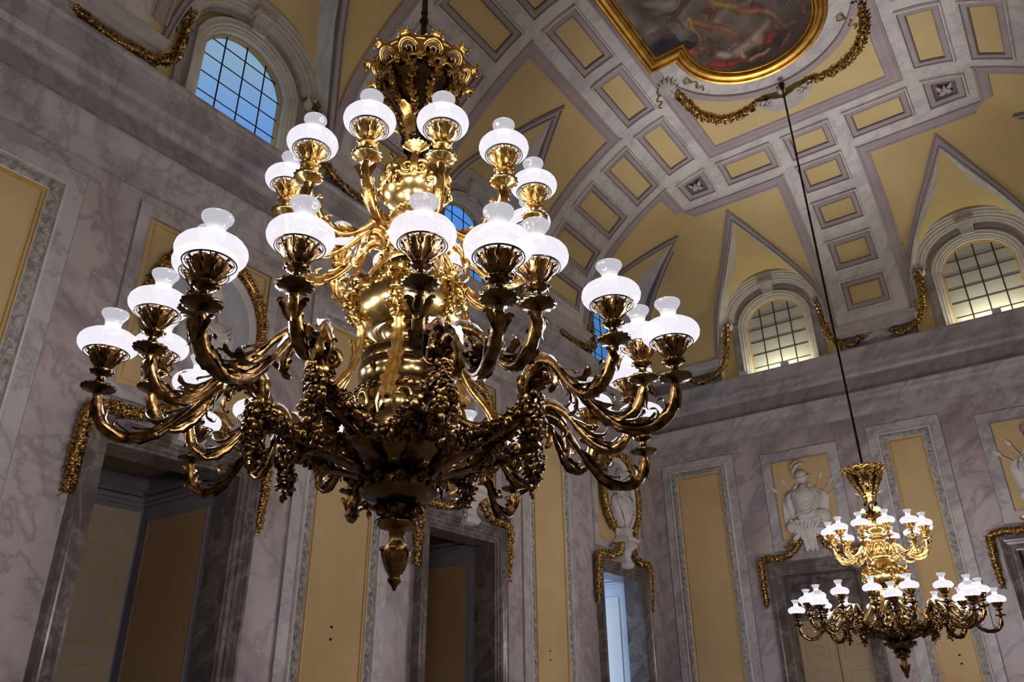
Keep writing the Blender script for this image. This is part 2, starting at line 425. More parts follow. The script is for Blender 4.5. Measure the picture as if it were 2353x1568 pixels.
# lunettes
def lunette(F, uc):
    mb = MB(); S = [.1, .17] + srows(.25, 1.78)
    zt0 = 10.02; zt1 = cove(1.78); rows = []; nI = 16
    for s in S:
        w = interp(WC, s); zc = cove(s) if s > .25 else 8.15
        zt = zt0 + (zt1-zt0)*(s-.1)/1.68
        if w < .001: w = .001
        H = max(zt-zc, .001)
        bw = min(.36, w*.55)/w
        xs = [-1, -1+bw*.1, -1+bw*.2, -1+bw*.9, -1+bw] + [(-1+bw) + (2-2*bw)*i/nI for i in range(1, nI)] + [1-bw, 1-bw*.9, 1-bw*.2, 1-bw*.1, 1]
        hs = [0, 0, .02, .02, .0] + [0]*(nI-1) + [0, .02, .02, 0, 0]
        row = []
        e = .42 + .5*min(1, max(0, (s-.1)/1.3))
        for x, hh in zip(xs, hs): row.append(F.P(uc + w*x, zc + H*max(0, 1-abs(x)**2.2)**e - hh, s))
        rows.append(row)
    n = len(rows[0]); cols = list(zip(*rows))
    mats = [2, 2, 0, 0] + [1]*nI + [0, 0, 2, 2]
    mb.grid([list(c) for c in cols], mats=mats)
    mb.build('lunette_vault', ['pale_marble', 'yellow', 'mauve_dark'], ceiling)
    for sg in (-1, 1):
        mb = MB(); mb.smooth = False; g = []
        prof = [(0, -.005), (0, .045), (.18, .05), (.24, .03), (.62, .03), (.68, .05), (.84, .05), (.88, .03), (1, .03), (1, -.01)]
        for i in range(29):
            t = i/28; si = .26+(1.78-.26)*t; so = .26+(2.03-.26)*t
            a = (interp(WC, si), si); b = (interp(WO, so), so)
            g.append([CP(F, uc+sg*(a[0]+(b[0]-a[0])*q), a[1]+(b[1]-a[1])*q, h) for q, h in prof])
        cols = [list(c) for c in zip(*g)]
        mb.grid(cols, mats=[1, 0, 2, 1, 2, 1, 2, 1, 2]); mb.build('lunette_border', ['mauve_paint', 'mauve_paint', 'mauve_dark'], ceiling)
    # pier reveals beside the opening
    mb = MB(); mb.smooth = False
    for sg in (-1, 1):
        mb.grid([[F.P(uc+sg*1.19, 7.8, 0), F.P(uc+sg*1.19, 8.16, 0)], [F.P(uc+sg*1.19, 7.8, .25), F.P(uc+sg*1.19, 8.16, .25)]])
    mb.build('pier_reveal', 'yellow', ceiling)
for l in LUN_L: lunette(FL, l); lunette(FR, -l)
for l in LUN_B: lunette(FB, l); lunette(FS, -l)
# piers and corbels between lunettes
def sweep(mb, pathfn, prof, mats=None, closed=False):
    """pathfn(i)->callable(w,h)->point ; prof list of (w,h)"""
    pass
def corbel(F, ua, ub, name='corbel'):
    mb = MB(); mb.smooth = False
    prof = [(.10, 7.8), (.10, 8.02), (.13, 8.08), (.24, 8.11), (.26, 8.12), (.26, 8.17), (.30, 8.18), (.32, 8.24), (.37, 8.26), (.37, 8.31), (.34, 8.33), (.24, 8.36)]
    rows = []
    for d, z in prof:
        e = d - .2
        rows.append([F.P(ua, z, -.0) if False else F.P(ua - e*.3, z, 0), F.P(ua - e*.3, z, d), F.P(ub + e*.3, z, d), F.P(ub + e*.3, z, 0)])
    mb.grid(rows, mats=[0, 0, 0] + [1]*8)
    mb.build(name, ['grey_marble', 'stucco'], ceiling)
def all_corbels(F, u0, u1, lun):
    e = [u0 + .0] + [x for l in lun for x in (l-1.21, l+1.21)] + [u1]
    for i in range(0, len(e), 2):
        corbel(F, e[i], e[i+1])
all_corbels(FL, -RL, 0, sorted(LUN_L)); all_corbels(FB, 0, RW, LUN_B)
all_corbels(FR, 0, RL, sorted([-l for l in LUN_L])); all_corbels(FS, -RW, 0, sorted([-l for l in LUN_B]))

# inner field: yellow spandrels and marble rim round the painted lobe
PC = (4.95, -5.87)
mb = MB(); rows = []
for i in range(61):
    x = 3.48 + (6.42-3.48)*i/60; dx = x-PC[0]; y1 = PC[1] + sqrt(max(0, 1.62**2 - dx*dx)); rows.append([V3((x, -3.68 + (y1+3.68)*k/6, 0)) for k in range(7)])
def onceil(p, h): 
    s = min(p[0], RW-p[0], -p[1], p[1]+RL); return V3((p[0], p[1], cove(s)-h))
mb.grid([[onceil(p, .012) for p in r] for r in rows]); mb.build('spandrel_field', 'yellow', ceiling)
mb = MB(); mb.grid([[onceil((3.4 + 3.1*i/40, -5.12 - 1.0*j/10), .009) for i in range(41)] for j in range(11)]); mb.build('lobe_surround', 'pale_marble', ceiling)
mb = MB(); mb.grid([[onceil((PC[0]+r*cos(a), PC[1]+r*sin(a)), .01) for a in [pi*k/50 for k in range(51)]] for r in (.9, 1.1, 1.3, 1.51)]); mb.build('lobe_surround', 'pale_marble', ceiling)
mb = MB(); mb.smooth = False
for r0, h0, r1, h1 in ((1.5, .0, 1.5, .06), (1.5, .06, 1.53, .065), (1.53, .065, 1.55, .04), (1.55, .04, 1.6, .04), (1.6, .04, 1.63, .05), (1.63, .05, 1.63, .0)):
    mb.grid([[onceil((PC[0]+r*cos(a), PC[1]+r*sin(a)), h) for a in [radians(20+140*k/60) for k in range(61)]] for r, h in ((r0, h0), (r1, h1))])
mb.build('lobe_moulding', 'mauve_paint', ceiling)

# ------------------------------------------------------------------ painting
PT = empty('ceiling_painting', (4.95, -9.6, 11.0), label='dark ceiling painting of tumbling figures and clouds in a gilt lobed frame', cat='painting')
def outline(off):
    pts = []; x0, x1 = 3.33-off, 6.57+off; r = 1.17+off
    y0 = -5.87+off
    import math as m
    xa = 3.79 + (-off if False else 0)
    # top end (towards the far wall)
    a0 = m.acos(min(1, (PC[0]-3.79)/1.17))
    xs = PC[0] - r*cos(a0)
    pts.append((x0, y0)); 
    dy = y0-PC[1]; 
    aa = m.asin(max(-1, min(1, dy/r)))
    for k in range(49):
        a = pi-aa - (pi-2*aa)*k/48; pts.append((PC[0]+r*cos(a), PC[1]+r*sin(a)))
    pts.append((x1, y0))
    cy = -13.3; y2 = -13.3-off
    pts.append((x1, y2))
    for k in range(25):
        a = -(aa) - (pi-2*aa)*k/24; pts.append((PC[0]+r*cos(a), cy+r*sin(a)))
    pts.append((x0, y2)); return pts
offs = [(0, .0), (0, .10), (-.03, .13), (-.06, .12), (-.075, .075), (-.12, .06), (-.15, .09), (-.18, .09), (-.2, .05), (-.22, .05), (-.235, .02), (-.25, .0)]
mb = MB(); lp = []
for o_, h in offs: lp.append([V3((x-4.95, y+9.6, .1-h)) for x, y in outline(o_)])
mb.smooth = False
for a, b in zip(lp, lp[1:]): mb.grid([a, b], cu=True)
mb.build('gilt_frame', 'gilt_frame', PT)
# canvas, painted procedurally per vertex
def fbm(x, y, s=0):
    v = 0; a = .5; f = 1
    for _ in range(5): v += a*noise.noise(V3((x*f+s, y*f, s*1.7))); a *= .5; f *= 2.1
    return v
FIG = [  # capsules: (x0,y0,x1,y1,r0,r1,colour) in room coordinates
 (4.35, -6.35, 4.62, -6.05, .10, .07, (.30, .13, .06)), (4.62, -6.05, 4.78, -5.72, .07, .04, (.33, .15, .07)),
 (4.75, -6.6, 5.0, -6.15, .12, .08, (.36, .17, .08)), (5.0, -6.15, 5.28, -5.95, .08, .05, (.36, .17, .08)), (5.28, -5.95, 5.38, -5.7, .05, .035, (.4, .2, .1)),
 (5.25, -6.7, 5.35, -6.2, .13, .09, (.33, .16, .08)), (5.35, -6.2, 5.72, -6.25, .08, .05, (.36, .18, .09)), (5.72, -6.25, 5.9, -6.4, .04, .03, (.36, .18, .09)),
 (4.62, -5.42, 4.98, -5.5, .10, .12, (.40, .30, .20)), (4.98, -5.5, 5.2, -5.72, .11, .07, (.40, .31, .21)), (4.7, -5.38, 4.72, -5.12, .05, .035, (.42, .32, .22)), (4.72, -5.12, 5.05, -5.2, .035, .03, (.42, .32, .22)),
 (4.25, -5.4, 4.45, -5.25, .09, .07, (.34, .05, .03)), (4.45, -5.25, 4.7, -5.18, .08, .05, (.30, .04, .03)), (4.42, -5.55, 4.5, -5.4, .08, .06, (.44, .36, .30)),
 (5.1, -5.35, 5.25, -5.45, .07, .05, (.36, .05, .04)), (4.05, -5.95, 4.12, -5.75, .07, .06, (.45, .12, .06)), (4.05, -6.1, 4.1, -6.02, .06, .06, (.03, .02, .02)),
 (4.3, -6.5, 4.25, -6.05, .03, .02, (.45, .28, .06)), (4.75, -6.5, 4.85, -6.35, .07, .05, (.45, .33, .08)), (3.95, -7.1, 4.2, -6.9, .1, .1, (.35, .30, .22))]
_r = random.Random(21); BG = []
for _k in range(46):
    _x, _y = _r.uniform(3.9, 6.0), _r.uniform(-7.4, -5.05); _a = _r.uniform(0, 6.3)
    _c = _r.choice([(.20, .10, .055), (.26, .14, .075), (.16, .08, .05), (.22, .17, .12), (.20, .04, .03), (.10, .075, .06), (.30, .19, .11)])
    for _s in range(_r.choice((2, 3))):
        _l = _r.uniform(.09, .2); _x1, _y1 = _x+_l*cos(_a), _y+_l*sin(_a); _w = _r.uniform(.03, .065)
        BG.append((_x, _y, _x1, _y1, _w, _w*.65, _c)); _x, _y = _x1, _y1; _a += _r.uniform(-1.4, 1.4)
FIG = BG + FIG
def paint_col(x, y):
    ox, oy = x, y; wx = .07*noise.noise(V3((x*4.1, y*4.1, 2.2))) + .014*noise.noise(V3((x*14, y*14, 5))); wy = .07*noise.noise(V3((x*4.1, y*4.1, 9.2))) + .014*noise.noise(V3((x*14, y*14, 15)))
    x += wx; y += wy
    n = fbm(x*1.3, y*1.3, 3.1); n2 = fbm(x*3.2, y*3.2, 8.7)
    sky = V3((.10, .085, .07))
    cl = max(0, min(1, (n+.12)*2.4)) * (1 if y < -6.2 else max(0, (-y-5.6)*1.6))*(1 if x < 4.7 else .5)
    c = sky.lerp(V3((.26, .225, .18)), cl)
    dk = max(0, min(1, (y+5.75)*1.6 + n*1.5 + (x-4.9)*.9)); c = c.lerp(V3((.022, .02, .018)), dk*.9)
    if x < 4.0 and y > -6.6: c = c.lerp(V3((.02, .022, .03)), max(0, min(1, (y+6.7)*2 + n)))
    c = c*(1 + n2*.9)
    wm = max(0, min(1, (fbm(x*2.6, y*2.6, 21)+.05)*3)) * max(0, min(1, (y+6.9)*1.5)) * max(0, min(1, (-y-4.95)*3)) * max(0, 1-abs(x-4.95)/1.2); c = c.lerp(V3((.17, .085, .045))*(1+n2*1.5), wm*.75)
    for x0, y0, x1, y1, r0, r1, col in FIG:
        dx, dy = x1-x0, y1-y0; t = max(0, min(1, ((x-x0)*dx+(y-y0)*dy)/(dx*dx+dy*dy+1e-9)))
        px, py = x0+dx*t, y0+dy*t; d = hypot(x-px, y-py) - (r0+(r1-r0)*t) + n2*.03
        if d < .012:
            k = min(1, (.012-d)/.02); sh = 0.55 + .9*min(1, max(0, -d)/(r0*.9)) ; c = c.lerp(V3(col)*.62*sh*(1+n2*1.1), k*.9)
    return c
mb = MB(); x0, x1 = 3.3, 6.6; NX = 190; pts = []
ys = [-4.7 - .0175*k for k in range(170)] + [-7.7 - .3*k for k in range(23)]
def inpaint(x, y):
    if 3.4 < x < 6.5 and -14 < y < -5.95: return True
    return hypot(x-PC[0], y-PC[1]) < 1.09 or hypot(x-PC[0], y+13.3) < 1.09
rows = [[(x0+(x1-x0)*i/NX, y) for i in range(NX+1)] for y in ys]
b = mb.add([(x-4.95, y+9.6, .07) for r in rows for x, y in r])
for j in range(len(ys)-1):
    for i in range(NX):
        x, y = rows[j][i]
        if inpaint(x, y) or inpaint(x+.017, y-.017):
            q = b+j*(NX+1)+i; mb.face((q, q+1, q+NX+2, q+NX+1))
m, nt, bs = newmat('oil_painting'); at = N(nt, 'ShaderNodeAttribute'); at.attribute_name = 'pigment'
nt.links.new(at.outputs[0], bs.inputs['Base Color']); bs.inputs['Roughness'].default_value = .55; bs.inputs['Specular IOR Level'].default_value = .25
cv = mb.build('canvas', m, PT)
cols = [paint_col(x, y) for r in rows for x, y in r]
ca = cv.data.color_attributes.new('pigment', 'FLOAT_COLOR', 'POINT')
for i in range(len(cv.data.vertices)): ca.data[i].color = (*[max(0, k) for k in cols[i]], 1)

# ------------------------------------------------------------------ walls
WIN_H = .6; WZ0 = 7.75; WZ1 = 9.03; WZT = 9.5
DZ = 3.9; DH = .72
def archz(u, h=WIN_H, z0=WZ1, zt=WZT):     # segmental arch
    sg = zt-z0; R = (h*h+sg*sg)/(2*sg); return z0 + sqrt(max(0, R*R-u*u)) - (R-sg)
def wallmesh(F, u0, u1, doors, wins, name, mat2='mauve_marble', DH=.72):
    mb = MB(); mb.smooth = False
    us = sorted(set([u0, u1] + [d+k*DH for d in doors for k in (-1, 1)] + [w+k*WIN_H for w in wins for k in (-1, 1)]))
    zs = [0, DZ, 6.7, WZ0, WZT, 11.2]
    for a, b in zip(us, us[1:]):
        um = (a+b)/2
        for za, zb in zip(zs, zs[1:]):
            zm = (za+zb)/2
            if zm < DZ and any(abs(um-d) < DH for d in doors): continue
            if WZ0 < zm < WZT and any(abs(um-w) < WIN_H for w in wins): continue
            mb.grid([[F.P(a, za), F.P(b, za)], [F.P(a, zb), F.P(b, zb)]], mats=[1 if zm > WZ0 else 0])
    for w in wins:
        for k in range(24):
            a = -WIN_H + 2*WIN_H*k/24; b = a + 2*WIN_H/24
            mb.grid([[F.P(w+a, archz(a)), F.P(w+b, archz(b))], [F.P(w+a, WZT), F.P(w+b, WZT)]], mats=[1])
    return mb.build(name, [mat2, 'yellow'], None, None, 'structure')
DOORS_L = [-1.8, -6.44, -10.89]; DOORS_B = [3.06, 6.84]
WL = wallmesh(FL, -RL, 0, DOORS_L, LUN_L[:3], 'wall_left')
WB = wallmesh(FB, 0, RW, DOORS_B, LUN_B, 'wall_back', DH=.65)
WR = wallmesh(FR, 0, RL, [], [], 'wall_right')
WS = wallmesh(FS, -RW, 0, [], [], 'wall_front')
mb = MB(); mb.smooth = False; mb.grid([[V3((0, 0, 0)), V3((RW, 0, 0))], [V3((0, -RL, 0)), V3((RW, -RL, 0))]]); mb.build('floor', 'floor', None, None, 'structure')
# entablature
EN = [(0, 6.60), (.05, 6.60), (.05, 6.74), (.07, 6.75), (.07, 6.86), (.10, 6.88), (.12, 6.93), (.17, 6.97), (.18, 7.0), (.18, 7.03), (.05, 7.05), (.05, 7.36), (.08, 7.37), (.11, 7.42), (.13, 7.43), (.13, 7.48), (.17, 7.49), (.22, 7.54), (.27, 7.55), (.27, 7.57), (.36, 7.58), (.36, 7.66), (.38, 7.67), (.39, 7.72), (.42, 7.75), (.42, 7.79), (.0, 7.8)]
def entab(F, u0, u1, parent, k):
    mb = MB(); mb.smooth = False; rows = []
    for d, z in EN: rows.append([F.P(u0+d + (u1-u0-2*d)*i/4, z, d) for i in range(5)])
    mats = [1 if (d == .05 and abs(z-7.05) < .001) else 0 for d, z in EN[:-1]]
    mb.grid(rows, mats=mats); mb.build('trim_%d' % k, ['grey_marble', 'frieze_marble'], None, None, 'structure')
entab(FL, -RL, 0, WL, 1); entab(FB, 0, RW, WB, 2); entab(FR, 0, RL, WR, 3); entab(FS, -RW, 0, WS, 4)

PM = ['grey_marble', 'leaf_band', 'yellow_wall', 'gold_line', 'mauve_dark', 'stucco']
def wall_panel(F, uc, hw, z0, z1, parent, name='wall_panel', strip_w=.2, leafy=True):
    mb = MB(); mp = lambda u, z, h: F.P(u, z, h)
    o = .14 + strip_w if leafy else strip_w
    r = (uc-hw-o, uc+hw+o, z0-o, z1+o)
    sw = strip_w
    prof = [(0, -.01, 0), (0, .012, 4), (.012, .012, 0), (.012, .03, 0), (sw-.03, .03, 5), (sw-.02, .055, 5), (sw, .055, 0), (sw+.012, .035, 1), (sw+.07, .05, 1), (sw+.12, .035, 5), (sw+.13, .028, 3), (sw+.14, .012, 2)]
    rect_ring(mb, mp, r, prof, 2, 2); rect_fill(mb, mp, r, o, .012, 2, 1, 1)
    # thin gilt fillet
    rect_ring(mb, mp, (uc-hw, uc+hw, z0, z1), [(.01, .012, 3), (.014, .03, 3), (.028, .03, 3), (.032, .012, 3)], 2, 2)
    ob = mb.build(name, PM, parent)
    return ob
def leaf_band_relief(F, uc, hw, z0, z1, parent, strip_w=.2):
    # carved leaves running round the moulding
    mb = MB(); pts = []
    a = hw+.075; b0 = z0; b1 = z1+.075
    per = [((uc-a, max(z0, 1.6)), (uc-a, b1)), ((uc-a, b1), (uc+a, b1)), ((uc+a, b1), (uc+a, max(z0, 1.6)))]
    for (ua, za), (ub, zb) in per:
        L = hypot(ub-ua, zb-za); n = int(L/.075)
        for k in range(n):
            t = (k+.5)/n; u = ua+(ub-ua)*t; z = za+(zb-za)*t
            du, dz = (ub-ua)/L, (zb-za)/L; sg = 1 if k % 2 else -1
            s1 = V3(F.P(du*.035 - dz*.03*sg, dz*.035 + du*.03*sg, 0) - F.O)
            c = F.P(u, z, .05); 
            mb.leaf([c - s1, c + F.N*.012, c + s1], (F.N.cross(s1)), .02, 2, .3, .3, 4)
    mb.build('carved_leaves', 'leaf_band', parent)
for uc in (-13.13, -8.67, -4.18):
    wall_panel(FL, uc, .45, .9, 6.1, WL); leaf_band_relief(FL, uc, .45, .9, 6.1, WL)
wall_panel(FL, -17.6, .45, .9, 6.1, WL)
wall_panel(FB, 1.0, .45, .9, 6.03, WB); leaf_band_relief(FB, 1.0, .45, .9, 6.03, WB)
wall_panel(FB, 4.96, .28, .9, 6.03, WB); leaf_band_relief(FB, 4.96, .28, .9, 6.03, WB)
wall_panel(FB, 8.9, .45, .9, 6.03, WB)
for k in range(5): wall_panel(FR, 1.5+4.2*k, .8, .9, 6.1, WR)
for k in range(3): wall_panel(FS, -8.2+3.2*k, .8, .9, 6.1, WS)
# overdoor panels
for uc in DOORS_L:
    mb = MB(); mp = lambda u, z, h: FL.P(u, z, h)
    r = (uc-.92, uc+.92, 4.34, 6.5)
    rect_ring(mb, mp, r, [(0, -.01, 0), (0, .015, 4), (.012, .015, 0), (.012, .03, 0), (.13, .03, 0), (.14, .045, 3), (.155, .045, 4), (.165, .02, 2), (.19, .02, 2), (.2, .035, 3), (.21, .035, 3), (.215, .012, 2)], 2, 2)
    rect_fill(mb, mp, r, .215, .012, 2, 1, 1); mb.build('overdoor_panel', PM, WL)
for uc in DOORS_B:
    mb = MB(); mp = lambda u, z, h: FB.P(u, z, h)
    r = (uc-.74, uc+.74, 4.32, 6.22)
    rect_ring(mb, mp, r, [(0, -.01, 0), (0, .015, 4), (.012, .015, 0), (.012, .03, 0), (.18, .03, 0), (.19, .045, 0), (.2, .045, 4), (.21, .012, 2)], 2, 2)
    rect_fill(mb, mp, r, .21, .012, 2, 1, 1); mb.build('overdoor_panel', PM, WB)

# ------------------------------------------------------------------ doors
def door(n, F, uc, depth, leaf, blue=False, DH=.72):
    D = empty('door_%d' % n, tuple(F.P(uc, 0)), kind='structure')
    O = F.P(uc, 0); P = lambda u, z, d: F.P(uc+u, z, d) - O
    # architrave profile swept up, across, down
    prof = [(0, -.05), (0, .05), (.03, .055), (.035, .07), (.09, .07), (.095, .085), (.14, .09), (.15, .105), (.17, .11), (.185, .13), (.215, .13), (.215, -.01)]
    mb = MB(); mb.smooth = False; rows = []
    for w, d in prof: rows.append([P(-DH-w, 0, d), P(-DH-w, DZ+w, d), P(DH+w, DZ+w, d), P(DH+w, 0, d)])
    mb.grid(rows); mb.build('door_frame', 'dark_marble', D)
    mb = MB(); mb.smooth = False      # inner marble lining of the wall
    rows = [[P(-DH, 0, d), P(-DH, DZ, d), P(DH, DZ, d), P(DH, 0, d)] for d in (-.05, -.32)]; mb.grid(rows)
    mb.build('marble_lining', 'dark_marble', D)
    mb = MB(); mb.smooth = False; A = DH+.05; ZT = DZ+(.3 if depth > 1 else .1); m0, m1 = (0, 1)
    rows = [[P(-A, 0, d), P(-A, ZT, d), P(A, ZT, d), P(A, 0, d)] for d in (-.32, -depth)]
    mb.grid(rows)
    mb.grid([[P(-A, DZ, -.32), P(A, DZ, -.32)], [P(-A, ZT, -.32), P(A, ZT, -.32)]])
    if leaf:
        mb.grid([[P(-A, 0, -depth), P(A, 0, -depth)], [P(-A, ZT, -depth), P(A, ZT, -depth)]])
    # small cornice round the passage
    for z, e in () if depth < 1 else ((DZ-.05, .03), (DZ+.0, .05), (DZ+.06, .09)):
        rows = [[P(-A+e, z, -.33), P(-A+e, z, -depth+e), P(A-e, z, -depth+e), P(A-e, z, -.33)], [P(-A+e, z+.05, -.33), P(-A+e, z+.05, -depth+e), P(A-e, z+.05, -depth+e), P(A-e, z+.05, -.33)], [P(-A, z+.05, -.33), P(-A, z+.05, -depth), P(A, z+.05, -depth), P(A, z+.05, -.33)]]
        mb.grid(rows)
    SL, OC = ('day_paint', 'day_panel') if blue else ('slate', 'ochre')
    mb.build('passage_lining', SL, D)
    for sg in ((-1, 1) if depth > 1 else ()):
        mb = MB(); mb.smooth = False; mp = lambda u, z, h: P(sg*(A-h), z, -u)
        r = (.48, depth-.16, .3, DZ-.22)
        rect_ring(mb, mp, r, [(0, 0, 0), (0, .015, 0), (.02, .015, 1), (.03, .008, 1)], 1, 1); rect_fill(mb, mp, r, .03, .008, 1, 1, 1)
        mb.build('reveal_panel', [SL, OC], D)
    mb = MB(); mb.smooth = False; mp = lambda u, v, h: P(u, ZT-h, -v)
    if depth > 1: rect_fill(mb, mp, (-A+.1, A-.1, .4, depth-.1), 0, .004, 0, 1, 1); (depth > 1) and mb.build('ceiling_panel', OC, D)
    if leaf == 'plain':
        mb = MB(); mb.smooth = False; w = A-.06; mp = lambda u, z, h: P(u, z, -depth+.02+h)
        slab(mb, mp, (-w, w, 0, DZ-.12), .05, 0, 1, 1)
        for z0, z1 in ((3.35, 3.6), (2.35, 3.1), (1.9, 2.15), (.9, 1.7)):
            for ua, ub in ((-w+.12, -.12), (.12, w-.12)):
                rect_ring(mb, mp, (ua, ub, z0, z1), [(0, .05, 1), (0, .062, 1), (.012, .062, 1), (.016, .05, 1)], 1, 1)
        for z in (.0,): pass
        mb.build('door_leaf', ['cream', 'gold_line'], D)
    if leaf == 'double':
        LZ = 3.12; mp = lambda u, z, h: P(u, z, -depth+.02+h)
        for sg in (-1, 1):
            mb = MB(); mb.smooth = False
            ua, ub = (0.008, A-.05) if sg > 0 else (-A+.05, -.008)
            slab(mb, mp, (ua, ub, 0, LZ), .05, 0, 1, 1)
            c = (ua+ub)/2; w = .2
            # upper panel with arched foot, lower panel with arched head
            mb.mat = 1
            def line(pts, r=.012): mb.tube([mp(u, z, .055) for u, z in pts], r, 5)
            arc = lambda zc, rr, k: [(c + w*cos(a), zc + k*rr*sin(a)) for a in [pi - pi*i/14 for i in range(15)]]
            line([(c-w, 3.0), (c-w, 2.42)]); line([(c+w, 3.0), (c+w, 2.42)]); line([(c-w, 3.0), (c+w, 3.0)])
            line(arc(2.42, .13, 1)); line(arc(2.10, .2, 1), .014); line([(c-.12+.24*i/8, 2.66+.03*sin(pi*i/8)) for i in range(9)])
            line([(c-w, 2.1), (c-w, 1.2)]); line([(c+w, 2.1), (c+w, 1.2)])
            line([(ua+.03, LZ-.03), (ua+.03, .2)], .008); line([(ub-.03, LZ-.03), (ub-.03, .2)], .008)
            mb.mat = 0
            mb.build('door_leaf', ['cream', 'gold_line'], D)
        mb = MB(); mb.smooth = False; mp = lambda u, z, h: P(u, z, -depth+.03+h)
        slab(mb, mp, (-A, A, LZ, ZT), .06, 0, 1, 1)
        rect_ring(mb, mp, (-A+.12, A-.12, LZ+.1, ZT-.2), [(0, .06, 1), (0, .075, 1), (.02, .075, 1), (.03, .06, 1)], 1, 1)
        mb.build('transom', ['dark_marble', 'dark_marble'], D)
    return D
door(1, FL, DOORS_L[2], 1.8, 'plain'); door(2, FL, DOORS_L[1], 1.8, 'plain')
d3 = door(3, FL, DOORS_L[0], 1.8, None, True)
door(4, FB, DOORS_B[0], .42, 'double', DH=.65); door(5, FB, DOORS_B[1], .42, 'double', DH=.65)
# day-lit room beyond the third door
mb = MB(); mb.smooth = False
P = lambda x, y, z: V3((x, y, z))
x0, x1, y0, y1 = -5.2, -1.8, -4.2, .6
A3 = DH+.05; ya, yb = DOORS_L[0]-A3, DOORS_L[0]+A3
mb.grid([[P(x0, y0, 0), P(x0, y1, 0)], [P(x0, y0, 4.5), P(x0, y1, 4.5)]]); mb.grid([[P(x0, y1, 0), P(x1, y1, 0)], [P(x0, y1, 4.5), P(x1, y1, 4.5)]])
mb.grid([[P(x0, y0, 4.5), P(x1, y0, 4.5)], [P(x0, y1, 4.5), P(x1, y1, 4.5)]]); mb.grid([[P(x0, y0, 0), P(x1, y0, 0)], [P(x0, y1, 0), P(x1, y1, 0)]])
for a, b in ((y0, ya), (yb, y1)): mb.grid([[P(x1, a, 0), P(x1, b, 0)], [P(x1, a, 4.5), P(x1, b, 4.5)]])
mb.grid([[P(x1, ya, 4.2), P(x1, yb, 4.2)], [P(x1, ya, 4.5), P(x1, yb, 4.5)]])
# wall with a tall window opening towards the daylight
for a, b, c_, d_ in ((x0, -4.6, 0, 4.5), (-2.4, x1, 0, 4.5), (-4.6, -2.4, 0, .6), (-4.6, -2.4, 4.2, 4.5)):
    mb.grid([[P(a, y0, c_), P(b, y0, c_)], [P(a, y0, d_), P(b, y0, d_)]])
mb.build('wall_side', 'fixture', None, None, 'structure')

